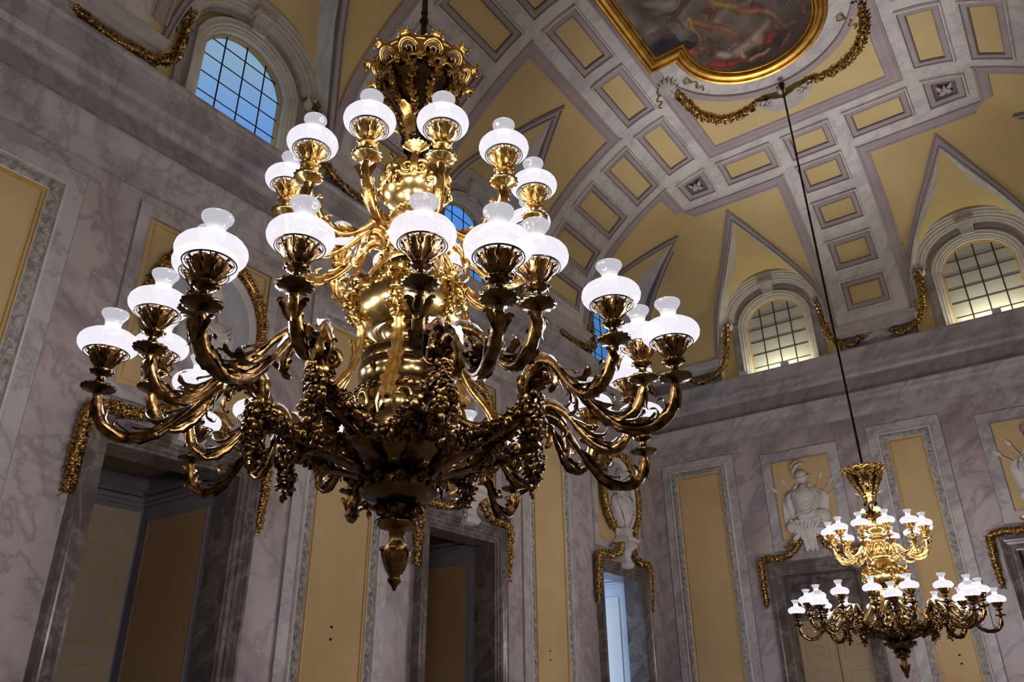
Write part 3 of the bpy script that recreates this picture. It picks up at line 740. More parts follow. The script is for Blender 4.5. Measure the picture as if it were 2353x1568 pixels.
# ------------------------------------------------------------------ windows
def sweep_open(mb, path, prof, mat=None):
    """path: list of (u,z,nu,nz); prof: list of (w,d)"""
    pass
def window(n, F, uc, frosted):
    W = empty('window_%d' % n, tuple(F.P(uc, WZ0)), kind='structure'); O = F.P(uc, WZ0); P = lambda u, z, d: F.P(uc+u, z, d) - O
    def loop(off, d, zb=WZ0):
        h = WIN_H+off; pts = [P(-h, zb, d), P(-h, WZ1+off*.25, d)]
        for k in range(21):
            u = -h+2*h*k/20; sgt = WZT-WZ1+off*.75; R = (h*h+sgt*sgt)/(2*sgt)
            pts.append(P(u, WZ1+off*.25+sqrt(max(0, R*R-u*u))-(R-sgt), d))
        return pts + [P(h, WZ1+off*.25, d), P(h, zb, d)]
    mb = MB(); mb.smooth = False
    rows = [loop(o, d) for o, d in ((-.025, -.12), (-.025, -.05), (-.012, -.04), (0, -.04), (.005, -.06))]; mb.grid(rows); mb.build('window_frame', 'gold_line' if frosted else 'gold_line', W)
    mb = MB(); mb.smooth = False
    rows = [loop(o, d) for o, d in ((0, -.12), (0, .03), (.03, .035), (.04, .05), (.07, .05), (.08, .075), (.13, .08), (.14, .09), (.16, .09), (.17, .03))]; mb.grid(rows); mb.build('window_surround', 'stucco', W)
    mb = MB(); mb.smooth = False
    # eared grey band
    rows = []
    for o, d in ((.165, .03), (.17, .05), (.30, .05), (.31, .03)):
        pts = [P(-WIN_H-o, WZ0, d), P(-WIN_H-o, WZ1+.12, d)]; r = WIN_H+o
        for k in range(25):
            a = pi - pi*k/24; pts.append(P(r*cos(a), WZ1+.12 + (r*.72+.0)*sin(a), d))
        rows.append(pts + [P(WIN_H+o, WZ1+.12, d), P(WIN_H+o, WZ0, d)])
    mb.grid(rows); mb.build('window_band', 'grey_marble', W)
    mb = MB(); mb.smooth = False; rows = []
    for r, d in ((.80, .03), (.80, .08), (.83, .085), (.84, .12), (.87, .125), (.885, .16), (.93, .165), (.945, .20), (.985, .205), (1.0, .235), (1.045, .24), (1.06, .27), (1.09, .27), (1.10, .2), (1.10, .0)):
        rows.append([P(r*1.0*cos(a), WZ1+.13+r*.80*sin(a), d) for a in [pi - pi*k/36 for k in range(37)]])
    mb.grid(rows); mb.build('arch_moulding', 'stucco', W)
    mb = MB()   # fluted keystone
    pts = []; rows = []
    for z, w, d in ((WZT+.09, .085, .09), (WZT+.1, .1, .13), (WZT+.2, .115, .16), (WZT+.28, .12, .22), (WZT+.30, .14, .23), (WZT+.30, .15, .26), (WZT+.36, .15, .27), (WZT+.37, .14, .1)):
        rows.append([P(-w, z, .02)] + [P(-w+2*w*k/12, z, d + (.012 if k % 2 else -.006)) for k in range(13)] + [P(w, z, .02)])
    mb.smooth = False; mb.grid(rows); mb.build('keystone', 'stucco', W)
    for sg in (-1, 1):
        mb = MB(); mb.scroll(P(sg*.93, WZ1+.1, .17), F.U*sg, V3((0, 0, 1)), .10, 1.6, .03, dirn=-1)
        mb.blob(P(sg*.93, WZ1+.06, .1), .09, 10, 8, (1, 1, 1)); mb.build('volute', 'stucco', W)
    mb = MB(); mb.smooth = False
    rows = [[P(u, WZ0, -.08), P(u, archz(u), -.08)] for u in [-WIN_H+2*WIN_H*k/20 for k in range(21)]]; mb.grid(rows)
    g = mb.build('glass_pane', 'frost' if frosted else 'glass', W)
    mb = MB(); mb.smooth = False; t = .008
    for k in range(1, 4):
        u = -WIN_H + 2*WIN_H*k/4; zt = archz(u); b = [P(u-t, WZ0, -.16), P(u+t, WZ0, -.16)]; e = [P(u-t, zt, -.16), P(u+t, zt, -.16)]
        mb.tube([P(u, WZ0, -.075), P(u, zt, -.075)], t*1.3, 4)
    z = WZ0 + .05
    while z < WZT-.05:
        h = WIN_H
        if z > WZ1:
            while h > .05 and archz(h-.001) < z: h -= .01
        mb.tube([P(-h, z, -.075), P(h, z, -.075)], t*1.3, 4); z += .285
    mb.build('glazing_bars', 'black', W)
    return W
for i, l in enumerate(sorted(LUN_L[:3])): window(i+1, FL, l, False)
for i, l in enumerate(LUN_B): window(i+4, FB, l, True)
EXPOSURE = 0.0
# ------------------------------------------------------------------ foliage helpers
def qleaf(mb, c, d, n, L, w):
    """small leaf at c pointing along d with normal n"""
    d = V3(d).normalized(); n = V3(n).normalized(); s = d.cross(n).normalized()
    mb.grid([[c, c + n*.002, c], [c + d*L*.4 - s*w + n*w*.35, c + d*L*.45 + n*w*.9, c + d*L*.4 + s*w + n*w*.35], [c + d*L*.75 - s*w*.7 + n*w*.2, c + d*L*.75 + n*w*.8, c + d*L*.75 + s*w*.7 + n*w*.2], [c + d*L]*3])
def flower(mb, c, n, R, k=6):
    n = V3(n).normalized(); a = n.cross(V3((.3, .2, 1))).normalized(); b = n.cross(a)
    for i in range(k):
        t = 2*pi*i/k; d = a*cos(t)+b*sin(t); qleaf(mb, V3(c), d + n*.35, n, R, R*.42)
        t += pi/k; d = a*cos(t)+b*sin(t); qleaf(mb, V3(c)+n*R*.15, d + n*.9, n, R*.7, R*.3)
    mb.blob(V3(c)+n*R*.3, R*.25, 6, 4)
def garland(mb, path, rad, rng, step=.03, nl=5, leaf=.05, fruit=.35, core=.55, n=24):
    P = smooth_path(path, n); L = [0]
    for a, b in zip(P, P[1:]): L.append(L[-1]+(b-a).length)
    tot = L[-1]; rf = rad if callable(rad) else (lambda t: rad)
    mb.tube(P, [rf(l/tot)*core for l in L], 7)
    k = 0; s = 0
    while s < tot:
        while k < len(L)-2 and L[k+1] < s: k += 1
        t = (s-L[k])/max(1e-6, L[k+1]-L[k]); p = P[k].lerp(P[k+1], t); tg = (P[k+1]-P[k]).normalized()
        x = tg.cross(V3((.31, .17, .93))).normalized(); y = x.cross(tg); R = rf(s/tot)
        for i in range(nl):
            a = 2*pi*(i+rng.random())/nl; o = x*cos(a)+y*sin(a)
            if rng.random() < fruit: mb.blob(p + o*R*rng.uniform(.6, .9), R*rng.uniform(.2, .32), 6, 4)
            else: qleaf(mb, p + o*R*.45, (tg*rng.uniform(.4, 1.2)*rng.choice((1, 1, -1)) + o*rng.uniform(.35, .9)), o, leaf*rng.uniform(.8, 1.3), leaf*.38)
        s += step
# ------------------------------------------------------------------ chandelier
TZ = Matrix.Translation((0, 0, -2.0))
def LB(): 
    m = MB(); m.X = TZ; return m
def pol(r, deg, z): a = radians(deg); return V3((r*cos(a), r*sin(a), z))
def cyl_dirs(deg): a = radians(deg); return V3((cos(a), sin(a), 0)), V3((-sin(a), cos(a), 0))
def lamp_parts(parent, loc, gold, smooth, protos):
    names = ('drip_dish', 'burner_basket', 'shade_ring', 'glass_shade', 'glass_chimney')
    if gold not in protos:
        L = []
        mb = MB()
        pr = [(.002, -.02), (.016, -.018), (.03, -.008), (.05, -.004), (.056, .004), (.053, .010), (.04, .012), (.024, .020), (.015, .034), (.013, .048), (.020, .052)]
        mb.lathe(pr, 32, lambda i, a, r, z: (r*(1+(.07*cos(16*a) if 3 <= i <= 5 else 0)), z))
        for k in range(16): mb.blob((.054*cos(k*pi/8), .054*sin(k*pi/8), .006), .0055, 5, 3)
        L.append(mb)
        mb = MB()
        pr = [(.016, .048), (.030, .056), (.036, .064), (.030, .072), (.017, .077), (.018, .083), (.023, .098), (.034, .116), (.044, .130), (.050, .140), (.048, .146), (.040, .146), (.0, .146)]
        mb.lathe(pr, 36, lambda i, a, r, z: (r*(1+(.09*cos(12*a) if 5 <= i <= 9 else (.05*cos(18*a) if 1 <= i <= 3 else 0))), z))
        for k in range(9):
            dr, sd = cyl_dirs(k*40)
            mb.leaf([dr*.018 + V3((0, 0, .08)), dr*.038 + V3((0, 0, .1)), dr*.050 + V3((0, 0, .122)), dr*.057 + V3((0, 0, .138)), dr*.064 + V3((0, 0, .130))], sd, .015, 4, .4, .35, 14)
            dr, sd = cyl_dirs(k*40+20)
            mb.tube([dr*.018 + V3((0, 0, .082)), dr*.036 + V3((0, 0, .1)) + sd*.006, dr*.052 + V3((0, 0, .122)) - sd*.004, dr*.06 + V3((0, 0, .14))], .003, 4)
            mb.blob(dr*.06 + V3((0, 0, .14)), .007, 5, 3)
            mb.blob(dr*.037 + V3((0, 0, .064)), .006, 5, 3)
        L.append(mb)
        mb = MB(); mb.tube([(.076*cos(a), .076*sin(a), .136) for a in [2*pi*k/28 for k in range(29)]], .0022, 5)
        mb.tube([(.068*cos(a), .068*sin(a), .139) for a in [2*pi*k/28 for k in range(29)]], .0015, 5)
        for k in range(4):
            dr, sd = cyl_dirs(45+90*k); mb.tube([dr*.05 + V3((0, 0, .142)), dr*.0725 + V3((0, 0, .138))], .002, 4)
        L.append(mb)
        mb = MB(); mb.lathe([(.072, .139), (.081, .1415), (.0925, .149), (.1005, .160), (.1035, .174), (.1005, .188), (.092, .200), (.078, .210), (.060, .2175), (.042, .222), (.0315, .224)], 40)
        L.append(mb)
        mb = MB(); mb.lathe([(.0315, .2235), (.030, .230), (.0275, .240), (.0275, .252), (.031, .266), (.038, .278), (.0445, .287), (.047, .294), (.0462, .299), (.043, .296)], 32)
        L.append(mb)
        mats = [smooth, gold, 'iron', 'shade', 'chimney']
        obs = [m.build(nm, mt, parent, loc) for m, nm, mt in zip(L, names, mats)]
        ld = bpy.data.lights.new('lamp_light', 'POINT'); ld.energy = LAMP_W; ld.shadow_soft_size = .012; ld.color = (1.0, .93, .98)
        lo = bpy.data.objects.new('lamp_light', ld); C.objects.link(lo); lo.parent = parent; lo.location = V3(loc) + V3((0, 0, .195))
        protos[gold] = (obs, lo)
    else:
        obs, lo = protos[gold]
        for o in obs:
            c = o.copy(); C.objects.link(c); c.parent = parent; c.location = loc
        c = lo.copy(); C.objects.link(c); c.parent = parent; c.location = V3(loc) + V3((0, 0, .195))
def make_chandelier(x, y, zb, label):
    rng = random.Random(11)
    R = empty('chandelier', (x, y, zb), label=label, cat='chandelier')
    protos = {}; TT = 2.0
    # suspension rod
    mb = LB(); top = 11.04 + 2.0 - zb
    mb.tube([(0, 0, 4.2), (0, 0, top)], .015, 8)
    for z in (4.86, 6.35, 7.55, 7.75, 7.95, 9.6):
        for k in range(3): mb.blob((0, 0, z+.06*k), .024 - .004*k, 8, 5)
    mb.lathe([(.012, top-.12), (.03, top-.1), (.035, top-.06), (.02, top-.02), (.05, top)], 12)
    mb.build('suspension_rod', 'iron', R)
    # crown
    CX_ = TZ @ Matrix.Translation((0, 0, -.07)) @ Matrix.Diagonal((.85, .85, 1, 1))
    mb = LB(); mb.X = CX_; mb.lathe([(.225, 4.56), (.215, 4.50), (.19, 4.43), (.15, 4.365), (.105, 4.31), (.07, 4.26), (.045, 4.2), (.03, 4.15)], 40); mb.build('inner_bell', 'bronze_smooth', R)
    mb = LB(); mb.X = CX_
    mb.tube([pol(.268, k*7.5, 4.575) for k in range(49)], .011, 6); mb.tube([pol(.235, k*7.5, 4.50) for k in range(49)], .008, 6)
    for k in range(11):
        dg = k*360/11; dr, sd = cyl_dirs(dg); up = (V3((0, 0, 1))*.55 + dr*.84).normalized()
        c = pol(.238, dg, 4.54)
        for rr, tr in ((.056, .012), (.042, .006)): mb.tube([c + sd*cos(a)*rr + up*sin(a)*rr for a in [2*pi*i/18 for i in range(19)]], tr, 5, False)
        mb.scroll(c - sd*.004, sd, up, .030, .8, .009, 12, 1, -1.2); mb.tube([c + sd*cos(a)*.06 + up*sin(a)*.06 + dr*.004 for a in [2*pi*i/18 for i in range(19)]], .006, 5, False)
        m_ = pol(.245, dg+16.4, 4.54); d2, s2 = cyl_dirs(dg+16.4)
        for q in (-1, 1): mb.leaf([m_ - V3((0, 0, .05)), m_ + s2*q*.012 + d2*.01, m_ + s2*q*.035 + d2*.03 + V3((0, 0, .05)), m_ + s2*q*.05 + d2*.035 + V3((0, 0, .045))], s2, .018, 3, .35, .4, 9)
        t_ = c + up*.05
        mb.leaf([t_ - dr*.01, t_ + dr*.014 + V3((0, 0, .018)), t_ + dr*.045 + V3((0, 0, .02)), t_ + dr*.06 + V3((0, 0, -.005))], sd, .036, 4, .4, .4, 12)
        for z_, w_ in ((4.50, .03), (4.56, .026)): flower(mb, pol(.245 + (4.56-z_)*-.2, dg+16.4, z_), dr - V3((0, 0, .8)), w_, 6)
        mb.scroll(t_ + dr*.045 + sd*.03, dr, V3((0, 0, 1)), .018, 1.2, .005, 10); mb.scroll(t_ + dr*.04 - sd*.03, dr, V3((0, 0, 1)), .018, 1.2, .005, 10)
    mb.build('crown_rim', 'gold', R)
    mb = LB(); mb.X = CX_
    for k in range(10):
        dg = k*36+9; 
        P_ = [pol(.235, dg-8, 4.49), pol(.212, dg+5, 4.43), pol(.17, dg-3, 4.36), pol(.125, dg+4, 4.30), pol(.08, dg, 4.23), pol(.04, dg, 4.12)]
        mb.tube(smooth_path(P_, 16), .006, 5); S_ = smooth_path(P_, 13)
        for i, p in enumerate(S_[:-2]):
            tg = (S_[i+1]-p).normalized(); o = V3((p.x, p.y, 0)).normalized()
            for q in (-1, 1): qleaf(mb, p, -tg*.6 + tg.cross(o)*q + o*.4, o, .036, .015)
            if i % 2 == 0: mb.blob(p + o*.01, .011, 6, 4)
            if i % 3 == 0: flower(mb, p + o*.008, o, .024, 5)
    for k in range(22): flower(mb, pol(.215 + .02*(k % 2), k*360/22, 4.47+.02*(k % 2)), pol(1, k*360/22, -.6), .022, 5)
    mb.build('crown_foliage', 'gold', R)
    # stem
    mb = LB(); mb.lathe([(.03, 4.22), (.034, 4.16), (.028, 4.10), (.05, 4.07), (.06, 4.04), (.045, 4.01), (.032, 3.98), (.03, 3.95), (.045, 3.92)], 24)
    for k in range(6):
        dr, sd = cyl_dirs(k*60); mb.tube(smooth_path([pol(.03, k*60, 4.2), pol(.042, k*60, 4.1), pol(.034, k*60, 4.0), pol(.05, k*60, 3.9)], 10), .007, 5)
        flower(mb, pol(.058, k*60, 4.045), dr, .032, 6)
    mb.build('stem', 'bronze_smooth', R)
    for k in range(4):
        dg = k*90+12; dr, sd = cyl_dirs(dg); mb = LB()
        mb.leaf([pol(.045, dg, 4.03), pol(.065, dg, 4.10), pol(.095, dg, 4.17), pol(.15, dg, 4.20), pol(.175, dg, 4.185)], sd, .036, 4, .3, .35, 16)
        mb.build('stem_leaf', 'gold', R)
    for k in range(4):      # shells
        dg = k*90+40; dr, sd = cyl_dirs(dg); mb = LB(); c = pol(.072, dg, 3.925)
        rows = []
        for i in range(7):
            t = i/6; rows.append([c + sd*sin(a)*(.012+.05*t) + V3((0, 0, 1))*cos(a)*(.008+.052*t) + dr*(.02 + .028*t + (.006*t if j % 2 else -.004*t)) for j, a in enumerate([radians(-80+160*q/16) for q in range(17)])])
        mb.grid(rows); mb.blob(c + dr*.02, .014); mb.build('shell', 'gold', R)
    # vase
    mb = LB(); mb.lathe([(.045, 3.93), (.06, 3.91), (.09, 3.885), (.125, 3.85), (.145, 3.81), (.15, 3.775), (.14, 3.73), (.11, 3.69), (.085, 3.67), (.08, 3.655), (.095, 3.645), (.098, 3.63), (.08, 3.61), (.062, 3.59)], 40); mb.build('vase', 'gold_smooth', R)
    mb = LB()
    for k in range(6):
        dg = k*60+10; dr, sd = cyl_dirs(dg); up = V3((0, 0, 1)); c = pol(.145, dg, 3.80)
        for q in (-1, 1):
            mb.scroll(c + sd*q*.03 + dr*.004, sd*q, up, .045, 1.5, .011, 24, q, .6*q)
            mb.leaf([pol(.145, dg+q*14, 3.75), pol(.158, dg+q*19, 3.82), pol(.135, dg+q*22, 3.88), pol(.11, dg+q*15, 3.90)], sd, .018, 4, .35, .4, 12)
        mb.leaf([pol(.146, dg, 3.76), pol(.16, dg, 3.83), pol(.13, dg, 3.885), pol(.125, dg, 3.91)], sd, .022, 4, .35, .4, 12)
        flower(mb, pol(.153, dg+30, 3.75), dr, .024); mb.blob(pol(.152, dg+30, 3.79), .011); mb.blob(pol(.13, dg+30, 3.71), .01)
    mb.build('vase_ornament', 'gold', R); mb = LB()
    for k in range(24): mb.blob(pol(.098, k*15, 3.638), .0135, 6, 4)
    mb.build('bead_ring', 'gold', R)
    # arm collar above the bulb
    mb = LB(); mb.lathe([(.062, 3.59), (.07, 3.56), (.10, 3.53), (.11, 3.50), (.10, 3.46), (.085, 3.44), (.09, 3.42), (.12, 3.405), (.125, 3.39), (.11, 3.37)], 36)
    for k in range(12):
        dg = -66+30*k; dr, sd = cyl_dirs(dg); mb.leaf([pol(.075, dg, 3.39), pol(.115, dg, 3.45), pol(.10, dg, 3.52), pol(.13, dg, 3.56)], sd, .024, 4, .3, .4, 12)
        flower(mb, pol(.115, dg+15, 3.49), dr, .026); 
        mb.scroll(pol(.13, dg+15, 3.41), sd, V3((0, 0, 1)), .022, 1.3, .007, 12)
    mb.build('arm_collar', 'gold', R)
    # bulb
    mb = LB(); mb.X = TZ @ Matrix.Translation((0, 0, -0.04)); mb.lathe([(.10, 3.43), (.11, 3.375), (.145, 3.36), (.15, 3.345), (.17, 3.335), (.205, 3.30), (.228, 3.25), (.235, 3.205), (.225, 3.155), (.195, 3.11), (.155, 3.083), (.14, 3.08), (.136, 3.086), (.12, 3.092), (.10, 3.083), (.082, 3.065), (.075, 3.045), (.08, 3.03)], 56)
    mb.build('bulb', 'gold_smooth', R)
    mb = LB(); mb.X = TZ @ Matrix.Translation((0, 0, -.04))
    garland(mb, [pol(.222 + .012*sin(radians(dg*6)), dg, 3.255 + .028*cos(radians(dg*6))) for dg in range(0, 361, 12)], .026, rng, .016, 5, .032, .3, .5, 90)
    for k in range(6):
        dg = k*60; dr, sd = cyl_dirs(dg); garland(mb, [pol(.235, dg, 3.27), pol(.25, dg, 3.2), pol(.235, dg, 3.13), pol(.20, dg, 3.09)], .024, rng, .016, 5, .034, .25)
        mb.leaf([pol(.15, dg+30, 3.36), pol(.20, dg+30, 3.335), pol(.235, dg+30, 3.28), pol(.255, dg+30, 3.26)], cyl_dirs(dg+30)[1], .04, 4, .3, .3, 12)
    for k in range(30): mb.blob(pol(.08, k*12, 3.035), .009, 5, 4)
    mb.build('bulb_garland', 'gold', R)
    # drum
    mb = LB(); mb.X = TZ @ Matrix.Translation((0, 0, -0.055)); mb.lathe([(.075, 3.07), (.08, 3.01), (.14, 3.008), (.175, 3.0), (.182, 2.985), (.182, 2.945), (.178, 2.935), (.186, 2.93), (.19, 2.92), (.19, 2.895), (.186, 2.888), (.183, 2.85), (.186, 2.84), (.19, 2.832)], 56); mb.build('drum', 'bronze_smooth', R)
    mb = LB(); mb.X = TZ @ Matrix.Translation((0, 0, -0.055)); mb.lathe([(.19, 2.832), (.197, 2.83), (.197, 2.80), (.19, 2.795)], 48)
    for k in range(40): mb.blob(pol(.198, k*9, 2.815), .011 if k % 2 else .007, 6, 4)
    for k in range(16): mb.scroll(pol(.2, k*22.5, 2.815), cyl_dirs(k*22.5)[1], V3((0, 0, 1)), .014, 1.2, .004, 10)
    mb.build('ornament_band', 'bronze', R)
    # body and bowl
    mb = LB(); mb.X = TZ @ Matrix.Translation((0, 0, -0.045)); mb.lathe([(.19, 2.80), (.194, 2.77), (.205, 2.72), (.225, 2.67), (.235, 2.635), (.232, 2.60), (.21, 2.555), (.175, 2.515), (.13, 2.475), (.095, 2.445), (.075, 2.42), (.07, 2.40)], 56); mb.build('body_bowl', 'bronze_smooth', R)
    for k in range(8):
        dg = -33+22.5+45*k; dr, sd = cyl_dirs(dg); mb = LB(); up = V3((0, 0, 1)); c = pol(.216, dg, 2.665)
        for q in (-1, 1):
            pth = [c + sd*q*.058 - up*.05, c + sd*q*.066, c + sd*q*.055 + up*.045, c + sd*q*.02 + up*.055, c + sd*q*.006 + up*.035]
            mb.tube(smooth_path(pth, 16), .008, 6); mb.blob(c + sd*q*.012 + up*.03 + dr*.006, .012)
            mb.leaf([c + sd*q*.062 - up*.03, c + sd*q*.045 + dr*.012, c + sd*q*.02 - up*.015], up, .014, 3, .3, .3, 8)
        rows = []
        for i in range(7):
            t = i/6; rows.append([c + sd*cos(a)*.048*t + up*sin(a)*.045*t + dr*(.016*(1-t*t)) for a in [2*pi*j/14 for j in range(14)]])
        mb.grid(rows, cu=True); mb.build('cartouche', 'gold_smooth', R)
    # radiating struts, hubs, garlands (eight branches)
    leafP = None; hubs = []
    for k in range(8):
        dg = -33+45*k
        if k == 0:
            mb = LB(); dr, sd = cyl_dirs(0)
            P_ = smooth_path([pol(.07, 0, 2.42), pol(.14, 0, 2.45), pol(.26, 0, 2.50), pol(.38, 0, 2.545), pol(.50, 0, 2.60), pol(.53, 0, 2.66)], 18)
            mb.tube(P_, [.022 - .006*sin(pi*i/18) for i in range(19)], 10, flute=.18)
            P2 = smooth_path([pol(.215, 0, 2.66), pol(.30, 0, 2.60), pol(.40, 0, 2.585), pol(.51, 0, 2.62)], 12); mb.tube(P2, .016, 8, flute=.2)
            mb.leaf([pol(.075, 0, 2.43), pol(.16, 0, 2.437), pol(.27, 0, 2.475), pol(.35, 0, 2.49), pol(.38, 0, 2.46)], -sd, .045, 5, .3, .3, 20)
            for q in (-1, 1): mb.leaf([pol(.28, 0, 2.53), pol(.36, 4*q, 2.56), pol(.44, 8*q, 2.55), pol(.48, 12*q, 2.52)], sd, .03, 4, .35, .4, 12)
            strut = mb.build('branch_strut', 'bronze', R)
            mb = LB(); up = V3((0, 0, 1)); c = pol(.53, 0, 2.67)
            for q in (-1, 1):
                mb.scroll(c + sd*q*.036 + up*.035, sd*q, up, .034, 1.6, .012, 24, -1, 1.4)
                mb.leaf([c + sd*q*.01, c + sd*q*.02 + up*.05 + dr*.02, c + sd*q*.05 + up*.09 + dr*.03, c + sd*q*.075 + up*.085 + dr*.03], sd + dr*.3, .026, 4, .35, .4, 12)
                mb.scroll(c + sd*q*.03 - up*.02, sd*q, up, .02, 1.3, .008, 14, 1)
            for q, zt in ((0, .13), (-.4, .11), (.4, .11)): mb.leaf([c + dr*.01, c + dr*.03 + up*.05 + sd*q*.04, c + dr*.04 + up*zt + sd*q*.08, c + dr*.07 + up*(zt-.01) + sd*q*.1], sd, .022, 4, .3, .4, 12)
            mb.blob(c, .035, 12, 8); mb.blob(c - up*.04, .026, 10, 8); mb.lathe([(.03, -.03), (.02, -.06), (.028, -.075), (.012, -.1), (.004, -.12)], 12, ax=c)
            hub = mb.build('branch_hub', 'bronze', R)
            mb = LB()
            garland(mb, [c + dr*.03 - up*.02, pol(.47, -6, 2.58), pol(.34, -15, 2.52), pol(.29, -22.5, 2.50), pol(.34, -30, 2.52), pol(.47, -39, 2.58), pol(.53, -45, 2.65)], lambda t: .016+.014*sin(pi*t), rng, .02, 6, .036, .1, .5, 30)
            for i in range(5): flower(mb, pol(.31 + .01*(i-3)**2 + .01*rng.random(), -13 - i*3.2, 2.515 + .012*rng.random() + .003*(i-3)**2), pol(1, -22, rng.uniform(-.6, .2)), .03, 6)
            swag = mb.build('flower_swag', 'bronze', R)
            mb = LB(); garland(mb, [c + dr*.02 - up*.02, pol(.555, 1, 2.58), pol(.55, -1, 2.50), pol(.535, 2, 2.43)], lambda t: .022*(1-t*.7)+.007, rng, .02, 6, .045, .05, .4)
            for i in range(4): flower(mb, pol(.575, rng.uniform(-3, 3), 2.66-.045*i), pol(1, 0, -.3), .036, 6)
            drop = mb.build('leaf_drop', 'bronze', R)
            mb = LB(); P3 = [pol(.37, 22.5, 2.62), pol(.335, 22.5, 2.70), pol(.275, 22.5, 2.78), pol(.235, 22.5, 2.86), pol(.215, 22.5, 2.95), pol(.23, 22.5, 3.02), pol(.245, 22.5, 3.015)]
            sd2 = cyl_dirs(22.5)[1]; S3 = smooth_path(P3, 24); mb.tube(S3, [.012]*20 + [.01, .008, .006, .004, .003], 6)
            for a_, b_, w_ in ((0, 12, .04), (7, 19, .036), (14, 24, .03)): mb.leaf(S3[a_:b_+1:3], sd2, w_, 4, .38, .35, 18)
            upl = mb.build('upright_leaf', 'gold', R)
            sl = [strut, hub, swag, drop, upl]
            for o in sl: o.rotation_euler.z = radians(dg)
        else:
            for o in sl: c_ = o.copy(); C.objects.link(c_); c_.rotation_euler.z = radians(dg)
    # lamp arms
    def arm(pts, dg, mat, leafmat, dustleaf, proto, zdish, rdish, ddg):
        if proto is None:
            mb = LB(); S_ = smooth_path(pts, 30); n_ = len(S_)
            mb.tube(S_, [.019 + .006*sin(pi*i/(n_-1)*3) - .006*i/(n_-1) for i in range(n_)], 10, flute=.16)
            dr = V3((S_[-1].x-S_[0].x, S_[-1].y-S_[0].y, 0)).normalized(); sd = V3((-dr.y, dr.x, 0)); up = V3((0, 0, 1))
            mb.leaf([S_[-1] - up*.008, S_[-2] + dr*.022 - up*.012, S_[-4] + dr*.03, S_[-5] + dr*.05], sd, .018, 3, .3, .4, 10)
            for q in (-1, 1): mb.leaf([S_[-1] - up*.09, S_[-1] - up*.05 + sd*q*.02, S_[-1] - up*.02 + sd*q*.035, S_[-1] - up*.03 + sd*q*.048], up, .015, 3, .3, .4, 10)
            def curl(i, sgn, L_, w_):
                p = S_[i]; tg = (S_[min(i+1, n_-1)]-S_[i-1]).normalized(); nr = sd.cross(tg)*sgn
                mb.leaf([p - tg*.03 + nr*.012, p + tg*L_*.35 + nr*.024, p + tg*L_*.8 + nr*.042, p + tg*L_*1.02 + nr*.07, p + tg*L_*.9 + nr*.098, p + tg*L_*.62 + nr*.088], sd, w_, 5, .4, .35, 20)
                mb.leaf([p - tg*.02 + nr*.015, p + tg*L_*.3 + nr*.04, p + tg*L_*.55 + nr*.055, p + tg*L_*.6 + nr*.04], sd, w_*.6, 3, .4, .35, 12)
            curl(int(n_*.50), -1, .10, .03); curl(int(n_*.62), -1, .10, .032); curl(int(n_*.74), -1, .075, .028)
            curl(int(n_*.40), 1, .08, .026); curl(int(n_*.12), 1, .06, .024)
            for q in (-1, 1): mb.leaf([S_[int(n_*.5)], S_[int(n_*.62)] + sd*q*.012, S_[int(n_*.74)] + sd*q*.016, S_[int(n_*.86)] + sd*q*.03], up, .022, 5, .3, .3, 16)
            for i in range(3, int(n_*.45), 2):
                mb.blob(S_[i] + sd*.018 + up*.008, .0045, 5, 4); mb.blob(S_[i] - sd*.018 + up*.008, .0045, 5, 4)
            A_ = mb.build('lamp_arm', mat, R)
            if dustleaf:
                mb = LB(); tp = [S_[j] + up*.024 for j in (2, 5, 8, 11, 14)]
                mb.leaf(tp, sd, .030, 9, .28, -.3, 30); mb.build('arm_leaf', 'dust', A_)
            lamp_parts(A_, pol(rdish, ddg, zdish-2.0), leafmat, mat + '_smooth' if mat + '_smooth' in M else mat, protos)
        else:
            A_ = copy_tree(proto, R)
        A_.rotation_euler.z = radians(dg); return A_
    zo, zi, zu = 2.829-.178, 2.924-.178, 3.723-.178
    outer = [pol(.52, 0, 2.63), pol(.555, 0, 2.72), pol(.63, 0, 2.755), pol(.71, 0, 2.71), pol(.79, 0, 2.60), pol(.88, 0, 2.51), pol(.98, 0, 2.485), pol(1.06, 0, 2.53), pol(1.09, 0, zo-.02)]
    inn = lambda q: [pol(.52, 0, 2.64), pol(.55, 2*q, 2.74), pol(.61, 4*q, 2.79), pol(.68, 7*q, 2.75), pol(.75, 9*q, 2.65), pol(.83, 10.5*q, 2.585), pol(.91, 11.3*q, 2.62), pol(.953, 11.3*q, zi-.02)]
    pr = {}
    for k in range(8):
        dg = -33+45*k
        for key, pts, rr, zz, dd in (('o', outer, 1.09, zo, 0), ('l', inn(-1), .953, zi, -11.3), ('r', inn(1), .953, zi, 11.3)):
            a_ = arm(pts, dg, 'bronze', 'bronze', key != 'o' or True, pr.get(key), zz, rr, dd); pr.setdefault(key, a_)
    upper = [pol(.10, 0, 3.45), pol(.14, 0, 3.52), pol(.20, 0, 3.515), pol(.27, 0, 3.44), pol(.36, 0, 3.37), pol(.46, 0, 3.365), pol(.53, 0, 3.43), pol(.552, 0, zu-.02)]
    for k in range(12):
        a_ = arm(upper, -66.3+30*k, 'gold', 'gold', False, pr.get('u'), zu, .552, 0); pr.setdefault('u', a_)
    # lower dish and finial
    mb = LB(); mb.lathe([(.07, 2.40), (.06, 2.39), (.10, 2.392), (.15, 2.40), (.158, 2.39), (.148, 2.365), (.12, 2.342), (.08, 2.328), (.055, 2.322)], 48); mb.build('lower_dish', 'bronze_smooth', R)
    mb = LB()
